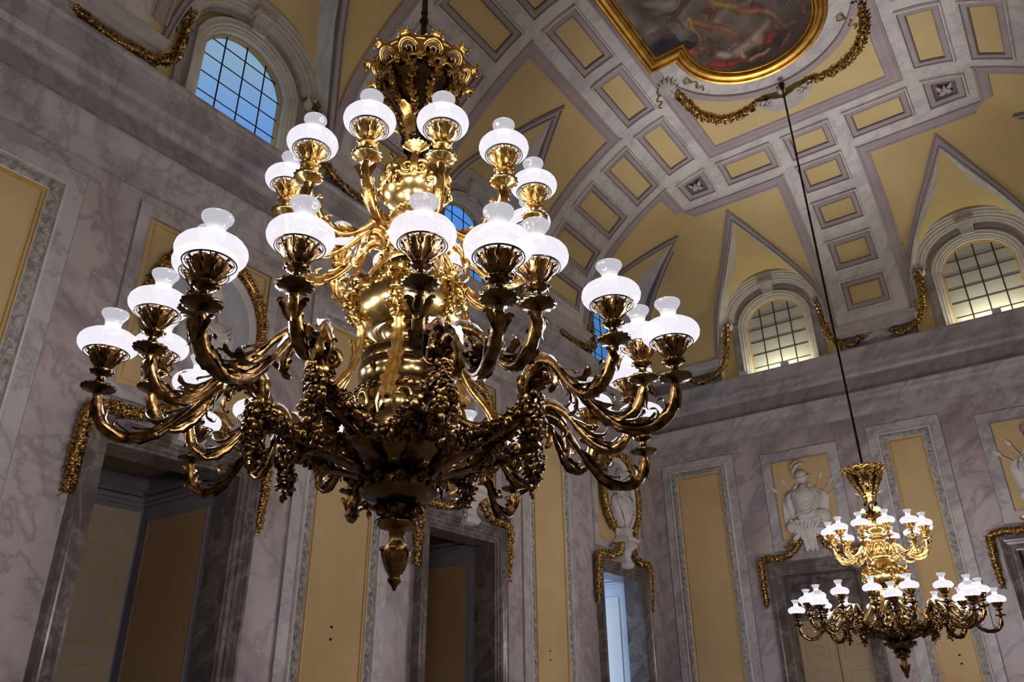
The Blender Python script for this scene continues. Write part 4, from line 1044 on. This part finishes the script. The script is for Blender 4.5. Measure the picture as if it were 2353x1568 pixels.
    for k in range(12):
        dg = k*30; dr, sd = cyl_dirs(dg)
        mb.leaf([pol(.12, dg, 2.41), pol(.15, dg, 2.418), pol(.175, dg, 2.39), pol(.17, dg, 2.36)], sd, .034, 4, .35, .35, 12); flower(mb, pol(.162, dg+15, 2.40), dr, .024)
    mb.build('dish_leaves', 'bronze', R)
    for k in range(8):
        dg = -33+22.5+45*k; dr, sd = cyl_dirs(dg); mb = LB()
        for q, w_ in ((0, .03), (-30, .022), (30, .022)):
            d2 = V3((cos(radians(dg+q)), sin(radians(dg+q)), 0)); b_ = pol(.085, dg, 2.41)
            mb.leaf([b_, b_ + V3((0, 0, .04)) + d2*.015, b_ + V3((0, 0, .07)) + d2*.05, b_ + V3((0, 0, .055)) + d2*.08, b_ + V3((0, 0, .035)) + d2*.08], V3((-d2.y, d2.x, 0)), w_, 4, .3, .35, 14)
        mb.build('palmette', 'bronze', R)
    mb = LB(); mb.lathe([(.055, 2.322), (.05, 2.30), (.035, 2.275), (.032, 2.265), (.06, 2.268), (.075, 2.262), (.078, 2.25), (.06, 2.238), (.032, 2.232), (.028, 2.20), (.033, 2.185), (.046, 2.17), (.05, 2.145), (.043, 2.11), (.028, 2.075), (.02, 2.062), (.027, 2.054), (.024, 2.045), (.012, 2.032), (.004, 2.015)], 32)
    for k in range(6):
        dg = k*60; dr, sd = cyl_dirs(dg); mb.scroll(pol(.07, dg, 2.30), dr, V3((0, 0, 1)), .022, 1.4, .013, 14)
        mb.leaf([pol(.03, dg, 2.268), pol(.06, dg, 2.278), pol(.088, dg, 2.262), pol(.086, dg, 2.245)], sd, .022, 3, .3, .3, 10)
        mb.leaf([pol(.047, dg+30, 2.175), pol(.056, dg+30, 2.15), pol(.045, dg+30, 2.11), pol(.032, dg+30, 2.08)], cyl_dirs(dg+30)[1], .02, 4, .35, .35, 12)
        mb.blob(pol(.053, dg, 2.16), .011)
    mb.build('finial', 'bronze', R)
    return R
CH1 = make_chandelier(4.95, -12.87, 2.0, 'large gilt bronze chandelier hanging in the foreground with two tiers of white glass lamps')
CH2 = copy_tree(CH1); CH2.location = (5.0, -4.42, 1.93); CH2['label'] = 'smaller-looking distant gilt chandelier hanging in front of the far wall doors'
for ch in list(C.objects):
    if ch.parent is CH2 and ch.name.startswith('suspension_rod'): pass

# ------------------------------------------------------------------ swags of the vault
def make_swag(F, pts, rad, label, group, seed, loc):
    rng = random.Random(seed); mb = MB(); O = V3(loc)
    garland(mb, [V3(p)-O for p in pts], rad, rng, .035, 5, .06, .25, .6, 30)
    return tag(mb.build('gilt_swag', 'gilt_garland', None, O), label, 'garland', group)
SW = 'gilt swags along the window cornice'
def bay_swags(F, lun, ribs, labels):
    k = 0
    for l, r, lab in labels:
        sg = 1 if r > l else -1
        pts = [F.P(l+sg*.93, 9.05, .24), F.P(l+sg*.98, 8.65, .26), F.P(l+sg*1.06, 8.2, .33), F.P(l+sg*1.27, 7.96, .38), F.P((l+sg*1.27+r-sg*.3)/2 + sg*.05, 7.9, .34), F.P(r-sg*.38, 8.0, .26), F.P(r-sg*.24, 8.1, .2)]
        make_swag(F, pts, lambda t: .028+.03*sin(pi*t), lab, SW, int(abs(l*100))+k, pts[0]); k += 1
        rb = MB(); rng = random.Random(k); S_ = smooth_path([V3((0, 0, .05)), F.U*sg*.05 + V3((0, 0, -.12)), F.U*sg*.10 + V3((0, 0, -.22)), F.U*sg*.08 + V3((0, 0, -.34))], 12)
        rb.tube(S_, .012, 5); rb.scroll(V3((0, 0, -.02)) + F.U*sg*.07, F.U, V3((0, 0, 1)), .04, 1.1, .01); 
        tag(rb.build('gilt_ribbon', 'gilt_garland', None, F.P(l+sg*.97, 9.0, .2)), 'ribbon tail at ' + lab.replace('gold swag', 'swag'), 'ribbon')
RB_L = [-4.12, -8.67, -13.18]
bay_swags(FL, LUN_L, RB_L, [(-1.8, 0.05, 'gold swag right of the farthest left-wall window near the corner'), (-1.8, -4.12, 'gold swag left of the farthest window on the left wall'),
 (-6.44, -4.12, 'gold swag right of the middle left-wall window behind the lamps'), (-6.44, -8.67, 'gold swag left of the middle left-wall window behind the lamps'),
 (-10.89, -8.67, 'gold swag right of the nearest big blue window'), (-10.89, -13.18, 'gold swag left of the nearest big blue window at upper left')])
bay_swags(FB, LUN_B, [4.95], [(3.06, .9, 'gold swag left of the left frosted window on the back wall'), (3.06, 4.95, 'gold swag between left frosted window and central pier'),
 (6.84, 4.95, 'gold swag between right frosted window and central pier'), (6.84, 9.1, 'gold swag right of the right frosted window')])
def cartouche(F, u, label):
    mb = MB(); up = V3((0, 0, 1)); c = V3((0, 0, 0))
    rows = []
    for i in range(8):
        t = i/7; rows.append([F.U*(.26*t*cos(a)) + up*(.17*t*sin(a)) + F.N*(.12*(1-t*t) + (.02*t if j % 2 else 0)) for j, a in enumerate([2*pi*q/24 for q in range(24)])])
    mb.grid(rows, cu=True)
    for sg in (-1, 1):
        mb.scroll(F.U*sg*.2 + up*.06 + F.N*.06, F.U*sg, up, .13, 1.7, .03, 26, 1, .5); mb.blob(F.U*sg*.2 + up*.06 + F.N*.07, .05, 8, 6)
        mb.leaf([F.U*sg*.03 - up*.02 + F.N*.1, F.U*sg*.14 - up*.08 + F.N*.13, F.U*sg*.27 - up*.1 + F.N*.1], up, .06, 4, .3, .3)
    for k in range(-2, 3): mb.leaf([up*.0 + F.N*.1, F.U*k*.05 + up*.1 + F.N*.13, F.U*k*.08 + up*.17 + F.N*.07], F.U, .03, 2, .3, .3)
    tag(mb.build('scrolled_cartouche', 'stucco', None, F.P(u, 8.07, .11)), label, 'cartouche', 'cartouches on the vault piers')
cartouche(FB, 4.95, 'pale scrolled cartouche on the central pier of the back wall')
for u, t in ((-4.12, 'pale scrolled cartouche between middle and farthest left-wall windows'), (-8.67, 'pale scrolled cartouche between nearest and middle left-wall windows'), (-13.18, 'pale scrolled cartouche at the upper left corner of the view')): cartouche(FL, u, t)

# ornaments round the painting
def cw(x, y, h=0):
    s = min(x, RW-x, -y, y+RL); return V3((x, y, cove(s)-h))
def ceil_garland(pts, label, seed):
    mb = MB(); O = cw(*pts[0]); rng = random.Random(seed)
    garland(mb, [cw(x, y, .05)-O for x, y in pts], lambda t: .04+.045*sin(pi*t), rng, .035, 6, .075, .15, .55, 36)
    tag(mb.build('gilt_swag', 'gilt_garland', None, O), label, 'garland', 'gilt swags round the painting')
ceil_garland([(3.5, -5.3), (3.52, -4.95), (3.6, -4.45), (3.85, -4.12), (4.2, -4.05), (4.55, -4.15), (4.68, -4.2)], 'gold swag under the painting hanging left of the shell', 5)
ceil_garland([(5.3, -4.18), (5.6, -4.12), (5.95, -4.2), (6.25, -4.45), (6.42, -4.85), (6.48, -5.3)], 'gold swag curving up the right side of the painting', 6)
mb = MB(); O = cw(4.95, -4.12, .07)
rows = []
for i in range(9):
    t = i/8; rows.append([V3((sin(a)*(.04+.42*t*(1+.03*(j % 2))), -.06 + cos(a)*(.02+.46*t), -.02-.10*(1-t) + (.02*t if j % 2 else -.01*t))) for j, a in enumerate([radians(-95+190*q/22) for q in range(23)])])
mb.grid(rows)
for sg in (-1, 1): mb.scroll((sg*.24, .0, -.07), (sg, 0, 0), (0, 1, 0), .11, 1.6, .03, 22, 1); mb.blob((sg*.24, 0, -.08), .04)
mb.blob((0, -.16, -.05), .07, 12, 8)
tag(mb.build('scallop_shell', 'stucco', None, O), 'white stucco shell where the far chandelier rod meets the vault', 'shell')
mb = MB(); O = cw(3.42, -5.42)
mb.blob((0, 0, -.06), .14, 14, 10, (1, 1.2, .7)); mb.blob((.02, .12, -.12), .06, 10, 8); 
for k in range(14): a = k*2*pi/14; mb.leaf([(0, 0, -.1), (.11*cos(a), .13*sin(a), -.12), (.2*cos(a), .22*sin(a), -.03)], (-sin(a), cos(a), 0), .035, 3, .2, .3)
for sg in (-1, 1): mb.blob((sg*.05+.01, .03, -.155), .018); mb.blob((sg*.11, -.06, -.1), .035)
tag(mb.build('lion_mask', 'stucco', None, O), 'white stucco lion mask below the corner of the painting frame', 'mask')
for x, y, d, lab in ((3.22, -5.3, -1, 'thin gilt ribbon curling left of the lion mask'), (3.78, -5.25, 1, 'thin gilt ribbon curling right of the lion mask'), (6.2, -5.1, 1, 'thin gilt ribbon beside the right edge of the painting')):
    mb = MB(); mb.tube(smooth_path([(0, 0, -.04), (d*.08, .08, -.05), (d*.02, .16, -.04), (d*.12, .22, -.05), (d*.08, .3, -.03)], 24), .012, 5)
    mb.tube(smooth_path([(0, 0, -.04), (-d*.1, -.06, -.06), (-d*.02, -.12, -.05), (0, 0, -.05)], 16), .012, 5)
    tag(mb.build('gilt_ribbon', 'gilt_garland', None, cw(x, y)), lab, 'ribbon')

# ------------------------------------------------------------------ overdoor sculpture
def loc_mb(F): 
    m = MB(); X = F.X(); X = X.copy()
    for i in range(3): X[i][3] = 0
    m.X = X; return m
def door_garland(F, uc, label_base):
    rng = random.Random(int(abs(uc)*10))
    for sg, nm in ((-1, 'left'), (1, 'right')):
        mb = loc_mb(F); O = F.P(uc, 4.0, 0)
        garland(mb, [(sg*.99, -.62, .08), (sg*1.0, -.3, .1), (sg*.99, .0, .12), (sg*.97, .15, .13), (sg*.8, .2, .15), (sg*.55, .19, .17), (sg*.33, .27, .19), (sg*.2, .42, .18), (sg*.14, .5, .15)], lambda t: .03 + .04*abs(sin(pi*min(1, t*1.05)))**.6, rng, .024, 8, .055, .4, .55, 48)
        mb.leaf([(sg*.2, .4, .18), (sg*.33, .42, .2), (sg*.45, .36, .17), (sg*.5, .4, .15)], (0, 1, 0), .05, 4, .3, .3)
        tag(mb.build('gilt_garland', 'gilt_garland', None, O), 'gilt fruit garland over %s half of %s' % (nm, label_base), 'garland', 'garlands over the doors')
def console(F, uc, lab):
    mb = loc_mb(F); rows = []
    for y, w, d in ((.08, .10, .10), (.1, .14, .20), (.16, .15, .24), (.22, .12, .20), (.3, .105, .18), (.4, .12, .22), (.46, .15, .30), (.5, .17, .33), (.53, .15, .30), (.55, .19, .34), (.6, .20, .35), (.6, .16, .1)):
        rows.append([(-w, y, .0)] + [(-w + 2*w*k/10, y, d + (.012 if k % 2 else 0)) for k in range(11)] + [(w, y, .0)])
    mb.smooth = False; mb.grid(rows)
    for sg in (-1, 1): mb.scroll((sg*.12, .46, .22), (0, 0, 1), (0, 1, 0), .07, 1.5, .02)
    tag(mb.build('scroll_bracket', 'stucco', None, F.P(uc, 3.95, 0)), 'white scroll bracket above ' + lab, 'bracket', 'brackets over the doors')
def medallion(F, uc, lab):
    E_ = empty('oval_medallion', tuple(F.P(uc, 5.42, .05)), label='oval niche in a gilt fruit wreath above ' + lab, cat='medallion', group='wreathed niches over the doors')
    mb = loc_mb(F); rows = []
    for t, d in ((0, .025), (.5, .025), (.84, .03), (.88, .05), (.9, .075), (.93, .08), (1.0, .03)):
        rows.append([(.66*t*cos(a), .78*t*sin(a), d) for a in [2*pi*k/48 for k in range(48)]])
    mb.grid(rows, cu=True, mats=[0, 0, 1, 1, 1, 1]); mb.build('niche_back', ['recess', 'stucco'], E_)
    mb = loc_mb(F); rng = random.Random(3)
    garland(mb, [(.68*cos(a), .80*sin(a), .10) for a in [radians(-62 + 304*k/30) for k in range(31)]], .07, rng, .035, 7, .06, .5, .7, 90)
    mb.build('wreath', 'gilt_garland', E_)
def make_bust(F, uc, lab, male=False):
    B = empty('bust', tuple(F.P(uc, 4.55, 0)), label=lab, cat='bust', group='white busts over the doors')
    # socle
    mb = loc_mb(F); mb.smooth = False; rows = []
    for y, w in ((0, .17), (.04, .17), (.05, .14), (.1, .13), (.16, .13), (.18, .15), (.2, .15), (.2, .0)):
        rows.append([(-w, y, .03), (-w, y, .08+w*1.3), (w, y, .08+w*1.3), (w, y, .03)])
    mb.grid(rows); mb.build('socle', 'stucco', B)
    # draped torso
    mb = loc_mb(F); rows = []; nn = 48
    prof = [(.2, .07, .06), (.26, .13, .10), (.34, .20, .14), (.45, .27, .17), (.56, .31, .18), (.66, .32, .175), (.74, .29, .15), (.80, .21, .12), (.84, .12, .09), (.88, .075, .075), (.95, .068, .07), (1.02, .07, .075)]
    for i, (y, rx, rz) in enumerate(prof):
        row = []
        for k in range(nn):
            a = 2*pi*k/nn; f = 0
            if i < 9:
                f = .035*sin(7*a + y*9)*(1 - abs(i-4)/6) + .02*sin(15*a - y*17)
                if cos(a) > -.2 and False: f = 0
            row.append((rx*sin(a)*(1+f), y + (.03*sin(3*a) if 1 < i < 8 else 0), .13 + rz*cos(a)*(1+f*1.4) + (.02*cos(2*a) if i < 8 else 0)))
        rows.append(row)
    mb.grid(rows, cu=True); mb.build('torso', 'stucco', B)
    mb = loc_mb(F)
    for q in range(5):
        y0 = .50 + .06*q; mb.tube(smooth_path([(-.28, y0+.12, .20), (-.12, y0-.02, .31), (.02, y0-.08, .325), (.16, y0-.0, .29), (.28, y0+.14, .18)], 20), .016, 6)
    mb.scroll((.0, .56, .30), (1, 0, 0), (0, 1, 0), .08, 1.2, .02, 20); mb.tube(smooth_path([(-.26, .7, .2), (-.2, .45, .27), (-.08, .28, .24), (-.03, .18, .2)], 18), .03, 7)
    mb.tube(smooth_path([(.27, .72, .18), (.22, .46, .26), (.13, .26, .22), (.1, .14, .2)], 18), .032, 7)
    mb.build('drapery', 'stucco', B)
    # head: one surface with a face
    mb = loc_mb(F); rows = []; turn = radians(-28); nn = 40; mm = 30; cy = 1.17
    for i in range(mm+1):
        th = pi*i/mm; yy = cos(th)*.155; row = []
        for k in range(nn):
            ph = 2*pi*k/nn - pi; rr = sin(th)
            x = .105*rr*sin(ph); z = .128*rr*cos(ph); front = max(0, cos(ph))
            if yy < 0: x *= 1 - .28*(-yy/.155); z *= 1 - .12*(-yy/.155)
            def g(dx, dy, sx, sy): return math.exp(-(dx/sx)**2 - (dy/sy)**2)
            h = 0
            if cos(ph) > 0:
                h += .034*g(x, yy+.028, .014, .032) + .012*g(x, yy-.005, .012, .03)     # nose
                h -= .014*(g(x-.038, yy-.012, .018, .014) + g(x+.038, yy-.012, .018, .014))  # eye sockets
                h += .007*(g(x-.038, yy-.012, .010, .007) + g(x+.038, yy-.012, .010, .007))
                h += .008*(g(x-.04, yy-.038, .026, .008) + g(x+.04, yy-.038, .026, .008))    # brows
                h += .010*g(x, yy+.078, .024, .007) + .009*g(x, yy+.090, .02, .007) - .006*g(x, yy+.084, .024, .003)
                h += .016*g(x, yy+.128, .025, .02)
            z += h; xx = x*cos(turn)+z*sin(turn); zz = -x*sin(turn)+z*cos(turn)
            row.append((xx, cy+yy, .15+zz))
        rows.append(row)
    mb.grid(rows, cu=True)
    for sg in (-1, 1):
        ex, ez = sg*.104, -.01; mb.blob((ex*cos(turn)+ez*sin(turn), cy-.012, .15-ex*sin(turn)+ez*cos(turn)), .03, 8, 6, (.5, 1.1, .8))
    mb.build('head', 'stucco', B)
    mb = loc_mb(F); rng = random.Random(9)
    for k in range(90):
        th = rng.uniform(0, 1.75); ph = rng.uniform(-pi, pi)
        if cos(ph) > .25 and th > .75: continue
        x = .112*sin(th)*sin(ph); z = .135*sin(th)*cos(ph); y = .16*cos(th)
        xx = x*cos(turn)+z*sin(turn); zz = -x*sin(turn)+z*cos(turn)
        mb.scroll((xx, cy+y, .15+zz), V3((-z, 0, x)).normalized() if abs(x)+abs(z) > .01 else (1, 0, 0), (0, 1, 0), .026, 1.1, .012, 8, rng.choice((-1, 1)), rng.uniform(0, 6))
    mb.blob((-.10*sin(turn)*-1*.0 - .0, cy+.05, .03), .06, 10, 8)
    mb.tube(smooth_path([(.09, cy-.08, .10), (.10, cy-.18, .14), (.08, cy-.28, .2), (.1, cy-.36, .24)], 12), [.03 - .0015*i for i in range(13)], 7)
    mb.build('hair', 'stucco', B)
    return B
DL = {-10.89: 'the nearest left-wall doorway', -6.44: 'the doorway behind the chandelier finial', -1.8: 'the blue-lit doorway by the corner'}
for uc in DOORS_L:
    door_garland(FL, uc, DL[uc]); console(FL, uc, DL[uc]); medallion(FL, uc, DL[uc])
bl = {-10.89: 'white stucco bust with curled hair and gathered drapery in the nearest wreathed oval', -6.44: 'white stucco bust in the oval hidden behind the big chandelier body', -1.8: 'white stucco bust wrapped in loose drapery in the far oval by the corner'}
b0 = make_bust(FL, DOORS_L[2], bl[DOORS_L[2]])
for uc in DOORS_L[:2]:
    b1 = copy_tree(b0); b1.location = FL.P(uc, 4.55, 0); b1['label'] = bl[uc]

def trophy(F, uc, lab):
    T = empty('trophy_relief', tuple(F.P(uc, 4.5, 0)), label=lab, cat='relief', group='armour trophies over the back wall doors')
    rng = random.Random(4)
    mb = loc_mb(F); rows = []           # cuirass
    for y, rx, rz in ((.28, .15, .10), (.34, .20, .13), (.42, .215, .15), (.52, .20, .15), (.64, .235, .18), (.76, .26, .19), (.84, .25, .16), (.90, .18, .12), (.95, .09, .09), (.98, .07, .07)):
        rows.append([(rx*sin(a)*(1+.02*cos(8*a)), y + .015*cos(3*a), .04+rz*max(-.1, cos(a))*(1 + .08*cos(2*a) + .02*sin(9*a))) for a in [2*pi*k/40 for k in range(40)]])
    mb.grid(rows, cu=True)
    for k in range(9): mb.tube([(-.16+.04*k, .33, .16), (-.19+.047*k, .14, .17)], .02, 6)
    for k in range(4): mb.tube(smooth_path([(-.24+.03*k, .86-.03*k, .12), (-.13, .70-.07*k, .215), (.02, .60-.07*k, .23), (.16, .66-.06*k, .2), (.25-.02*k, .80-.03*k, .1)], 18), .013, 6)
    mb.tube([(.21*sin(a), .44, .05+.155*max(-.1, cos(a))*1.1) for a in [radians(-100+200*k/20) for k in range(21)]], .018, 6)
    for k in range(-3, 4): mb.leaf([(.05*k, .90, .14), (.075*k, .82, .21), (.085*k, .76, .20)], (1, 0, .1), .03, 2, .25, .3)
    for sg in (-1, 1): mb.leaf([(sg*.16, .86, .12), (sg*.27, .82, .14), (sg*.33, .70, .12), (sg*.31, .60, .1)], (0, .4, 1), .06, 4, .25, .35); mb.scroll((sg*.1, .7, .21), (1, 0, 0), (0, 1, 0), .045, 1.2, .012, 14)
    mb.build('cuirass', 'stucco', T)
    mb = loc_mb(F)                      # helmet with plume
    mb.blob((.02, 1.13, .12), .115, 16, 12, (1, 1.05, .9)); mb.tube(smooth_path([(-.1, 1.09, .14), (.0, 1.07, .23), (.12, 1.1, .2), (.17, 1.13, .1)], 12), .022, 6)
    mb.leaf([(-.07, 1.06, .14), (-.1, 1.2, .15), (-.03, 1.32, .14), (.07, 1.36, .12), (.14, 1.33, .12)], (0, .3, 1), .07, 5, .25, .3, 20)
    mb.leaf([(-.05, 1.14, .1), (-.12, 1.24, .12), (-.11, 1.36, .12), (-.02, 1.42, .11), (.06, 1.40, .1)], (0, .3, 1), .06, 5, .25, .3, 20)
    mb.build('helmet', 'stucco', T)
    mb = loc_mb(F)
    for sg, a0 in ((-1, 118), (-1, 136), (1, 62), (1, 46), (1, 34)):
        d = V3((cos(radians(a0)), sin(radians(a0)), 0)); mb.tube([V3((0, .45, .05)) + d*.1, V3((0, .45, .05)) + d*.72], .011, 6); mb.leaf([V3((0, .45, .05)) + d*.7, V3((0, .45, .05)) + d*.76, V3((0, .45, .05)) + d*.84], (d.y, -d.x, 0), .03, 1, 0, .2, 8)
    mb.build('spears', 'stucco', T)
    mb = loc_mb(F)
    for sg in (-1, 1):
        rows = []
        for i in range(14):
            t = i/13; rows.append([(sg*(.10 + .33*t), 1.02 - .28*t - s_*(.55-.12*t), .06 + .03*sin(11*t + s_*3) + .02*sin(5*s_)) for s_ in [q/12 for q in range(13)]])
        mb.grid(rows)
    mb.build('flags', 'stucco', T)
    mb = loc_mb(F)                      # shield, drums and draped foot
    mb.blob((.25, .36, .1), .17, 20, 12, (1, .8, .45)); mb.blob((-.27, .22, .1), .14, 16, 12, (1, .9, .7)); mb.blob((.03, .1, .12), .17, 16, 10, (1.1, .7, .6))
    for k in range(7): mb.tube(smooth_path([(-.3+.09*k, .34, .14), (-.22+.06*k, .16, .2), (-.12+.035*k, -.02, .17), (-.1+.03*k, -.24+.03*(k % 3), .1)], 14), .028, 7)
    for k in range(16): mb.leaf([(rng.uniform(-.25, .25), rng.uniform(.0, .3), .15), (rng.uniform(-.35, .35), rng.uniform(-.05, .35), .2), (rng.uniform(-.42, .42), rng.uniform(-.1, .4), .08)], (rng.uniform(-1, 1), 1, .2), .05, 3, .3, .3)
    mb.build('drapery', 'stucco', T)
    return T
t0 = trophy(FB, 3.06, 'white stucco armour trophy with plumed helmet left of the far chandelier rod')
t1 = copy_tree(t0); t1.location = FB.P(6.84, 4.5, 0); t1['label'] = 'white stucco armour trophy cut off by the right edge of the view'
door_garland(FB, 3.06, 'the far cream double door'); door_garland(FB, 6.84, 'the door at the right edge')

# small wall sockets (pairs of holes) on the yellow panels
for F, u, z, lab in ((FL, -8.70, 2.46, 'pair of small dark holes in yellow panel left of the middle doorway'), (FL, -4.26, 2.44, 'pair of small dark holes in yellow panel between middle and far doorways'), (FB, 5.0, 2.35, 'pair of small dark holes in narrow yellow panel on back wall')):
    mb = loc_mb(F)
    for dz in (-.065, .065): mb.lathe([(.0, .0), (.016, .0), (.02, .006), (.024, .0)], 12, ax=V3((0, dz, 0))) if False else mb.blob((0, dz, .012), .018, 10, 6, (1.2, .8, .5))
    tag(mb.build('cable_hole', 'black', None, F.P(u, z, .0)), lab, 'socket', 'paired cable holes in the wall panels')

# floodlights lying on the cornice
def flood(F, u, lab, power, wide=.9):
    mb = loc_mb(F); mb.smooth = False; mb.box(-.07, .07, .0, .10, -.05, .05); mb.box(-.02, .02, .0, .03, -.07, .07)
    for sx in (-.028, .028): mb.blob((sx, .06, .052), .017, 8, 6)
    o = tag(mb.build('floodlight', ['fixture'], None, F.P(u, 7.8, .33)), lab, 'floodlight', 'small floodlights on the cornice')
def uplight(F, u, power, col=(1, .93, .70)):
    mb = loc_mb(F); mb.smooth = False; mb.box(-.5, .5, 0, .035, -.035, .035)
    o = tag(mb.build('light_bar', 'fixture', None, F.P(u, 7.8, .16)), 'linear uplight lying on the cornice under window at %s' % ('left' if F is FB and u < 4 else 'right'), 'uplight')
    l = bpy.data.lights.new('uplight', 'AREA'); l.shape = 'RECTANGLE'; l.size = 1.0; l.size_y = .05; l.energy = power; l.color = col
    lo = bpy.data.objects.new('uplight', l); C.objects.link(lo); lo.location = (0, 0, .045); lo.parent = o
    d = (V3((0, 0, 1)) - F.N*.25).normalized(); lo.rotation_euler = (-d).to_track_quat('Z', 'Y').to_euler()
    if F is not FB: lo.rotation_euler = (-d).to_track_quat('Z', 'X').to_euler()
    return o
U1 = uplight(FB, 3.06, 10); U1['label'] = 'uplight bar on the cornice below the left frosted window'
U2 = uplight(FB, 6.84, 10); U2['label'] = 'uplight bar on the cornice below the right frosted window'
U3 = uplight(FL, -10.89, 3); U3['label'] = 'uplight bar on the cornice below the nearest blue window'
flood(FB, 2.35, 'small white floodlight at lower left of the left frosted window', 0)
flood(FB, 3.2, 'small white floodlight at the centre below the left frosted window', 0)
flood(FB, 6.9, 'small white floodlight below the right frosted window', 0)

# ------------------------------------------------------------------ world, daylight, camera
w = bpy.data.worlds.new('World'); bpy.context.scene.world = w; w.use_nodes = True; nt = w.node_tree; bg = nt.nodes['Background']
tc = N(nt, 'ShaderNodeTexCoord'); sx = N(nt, 'ShaderNodeSeparateXYZ'); nt.links.new(tc.outputs['Generated'], sx.inputs[0])
rp = ramp(nt, [(.30, (.07, .22, .50)), (.50, (.08, .27, .62)), (.60, (.11, .35, .95)), (.68, (.32, .48, .66))]); nt.links.new(sx.outputs[2], rp.inputs[0])
nt.links.new(rp.outputs[0], bg.inputs[0]); bg.inputs[1].default_value = .9
l = bpy.data.lights.new('daylight', 'AREA'); l.shape = 'RECTANGLE'; l.size = 2.2; l.size_y = 3.6; l.energy = 500; l.color = (.45, .65, 1.0)
lo = bpy.data.objects.new('daylight', l); C.objects.link(lo); lo.location = (-3.5, -4.5, 2.4); lo.rotation_euler = (radians(90), 0, 0)
lo.rotation_euler = V3((0, -1, 0)).to_track_quat('Z', 'Y').to_euler()

cam = bpy.data.cameras.new('camera'); co = bpy.data.objects.new('camera', cam); C.objects.link(co)
cam.sensor_width = 36; cam.lens = 1791.97/2353*36; cam.clip_end = 200; cam.clip_start = .05
a, p, r = radians(35.41327913), radians(25.75820263), radians(-0.68360478)
fwd = V3((-sin(a)*cos(p), cos(a)*cos(p), sin(p))); rt = fwd.cross(V3((0, 0, 1))).normalized(); up = rt.cross(fwd)
right = rt*cos(r) + up*sin(r); upv = -rt*sin(r) + up*cos(r)
m = Matrix.Identity(4)
for i in range(3): m[i][0] = right[i]; m[i][1] = upv[i]; m[i][2] = -fwd[i]; m[i][3] = (7.0, -15.0, 1.6)[i]
co.matrix_world = m
sc = bpy.context.scene; sc.camera = co
sc.view_settings.view_transform = 'Standard'; sc.view_settings.look = 'None'; sc.view_settings.gamma = 1
sc.view_settings.exposure = EXPOSURE
sc.cycles.max_bounces = 6; sc.cycles.diffuse_bounces = 4; sc.cycles.glossy_bounces = 3; sc.cycles.transmission_bounces = 4; sc.cycles.transparent_max_bounces = 6
sc.cycles.sample_clamp_indirect = 4.0; sc.cycles.use_denoising = True
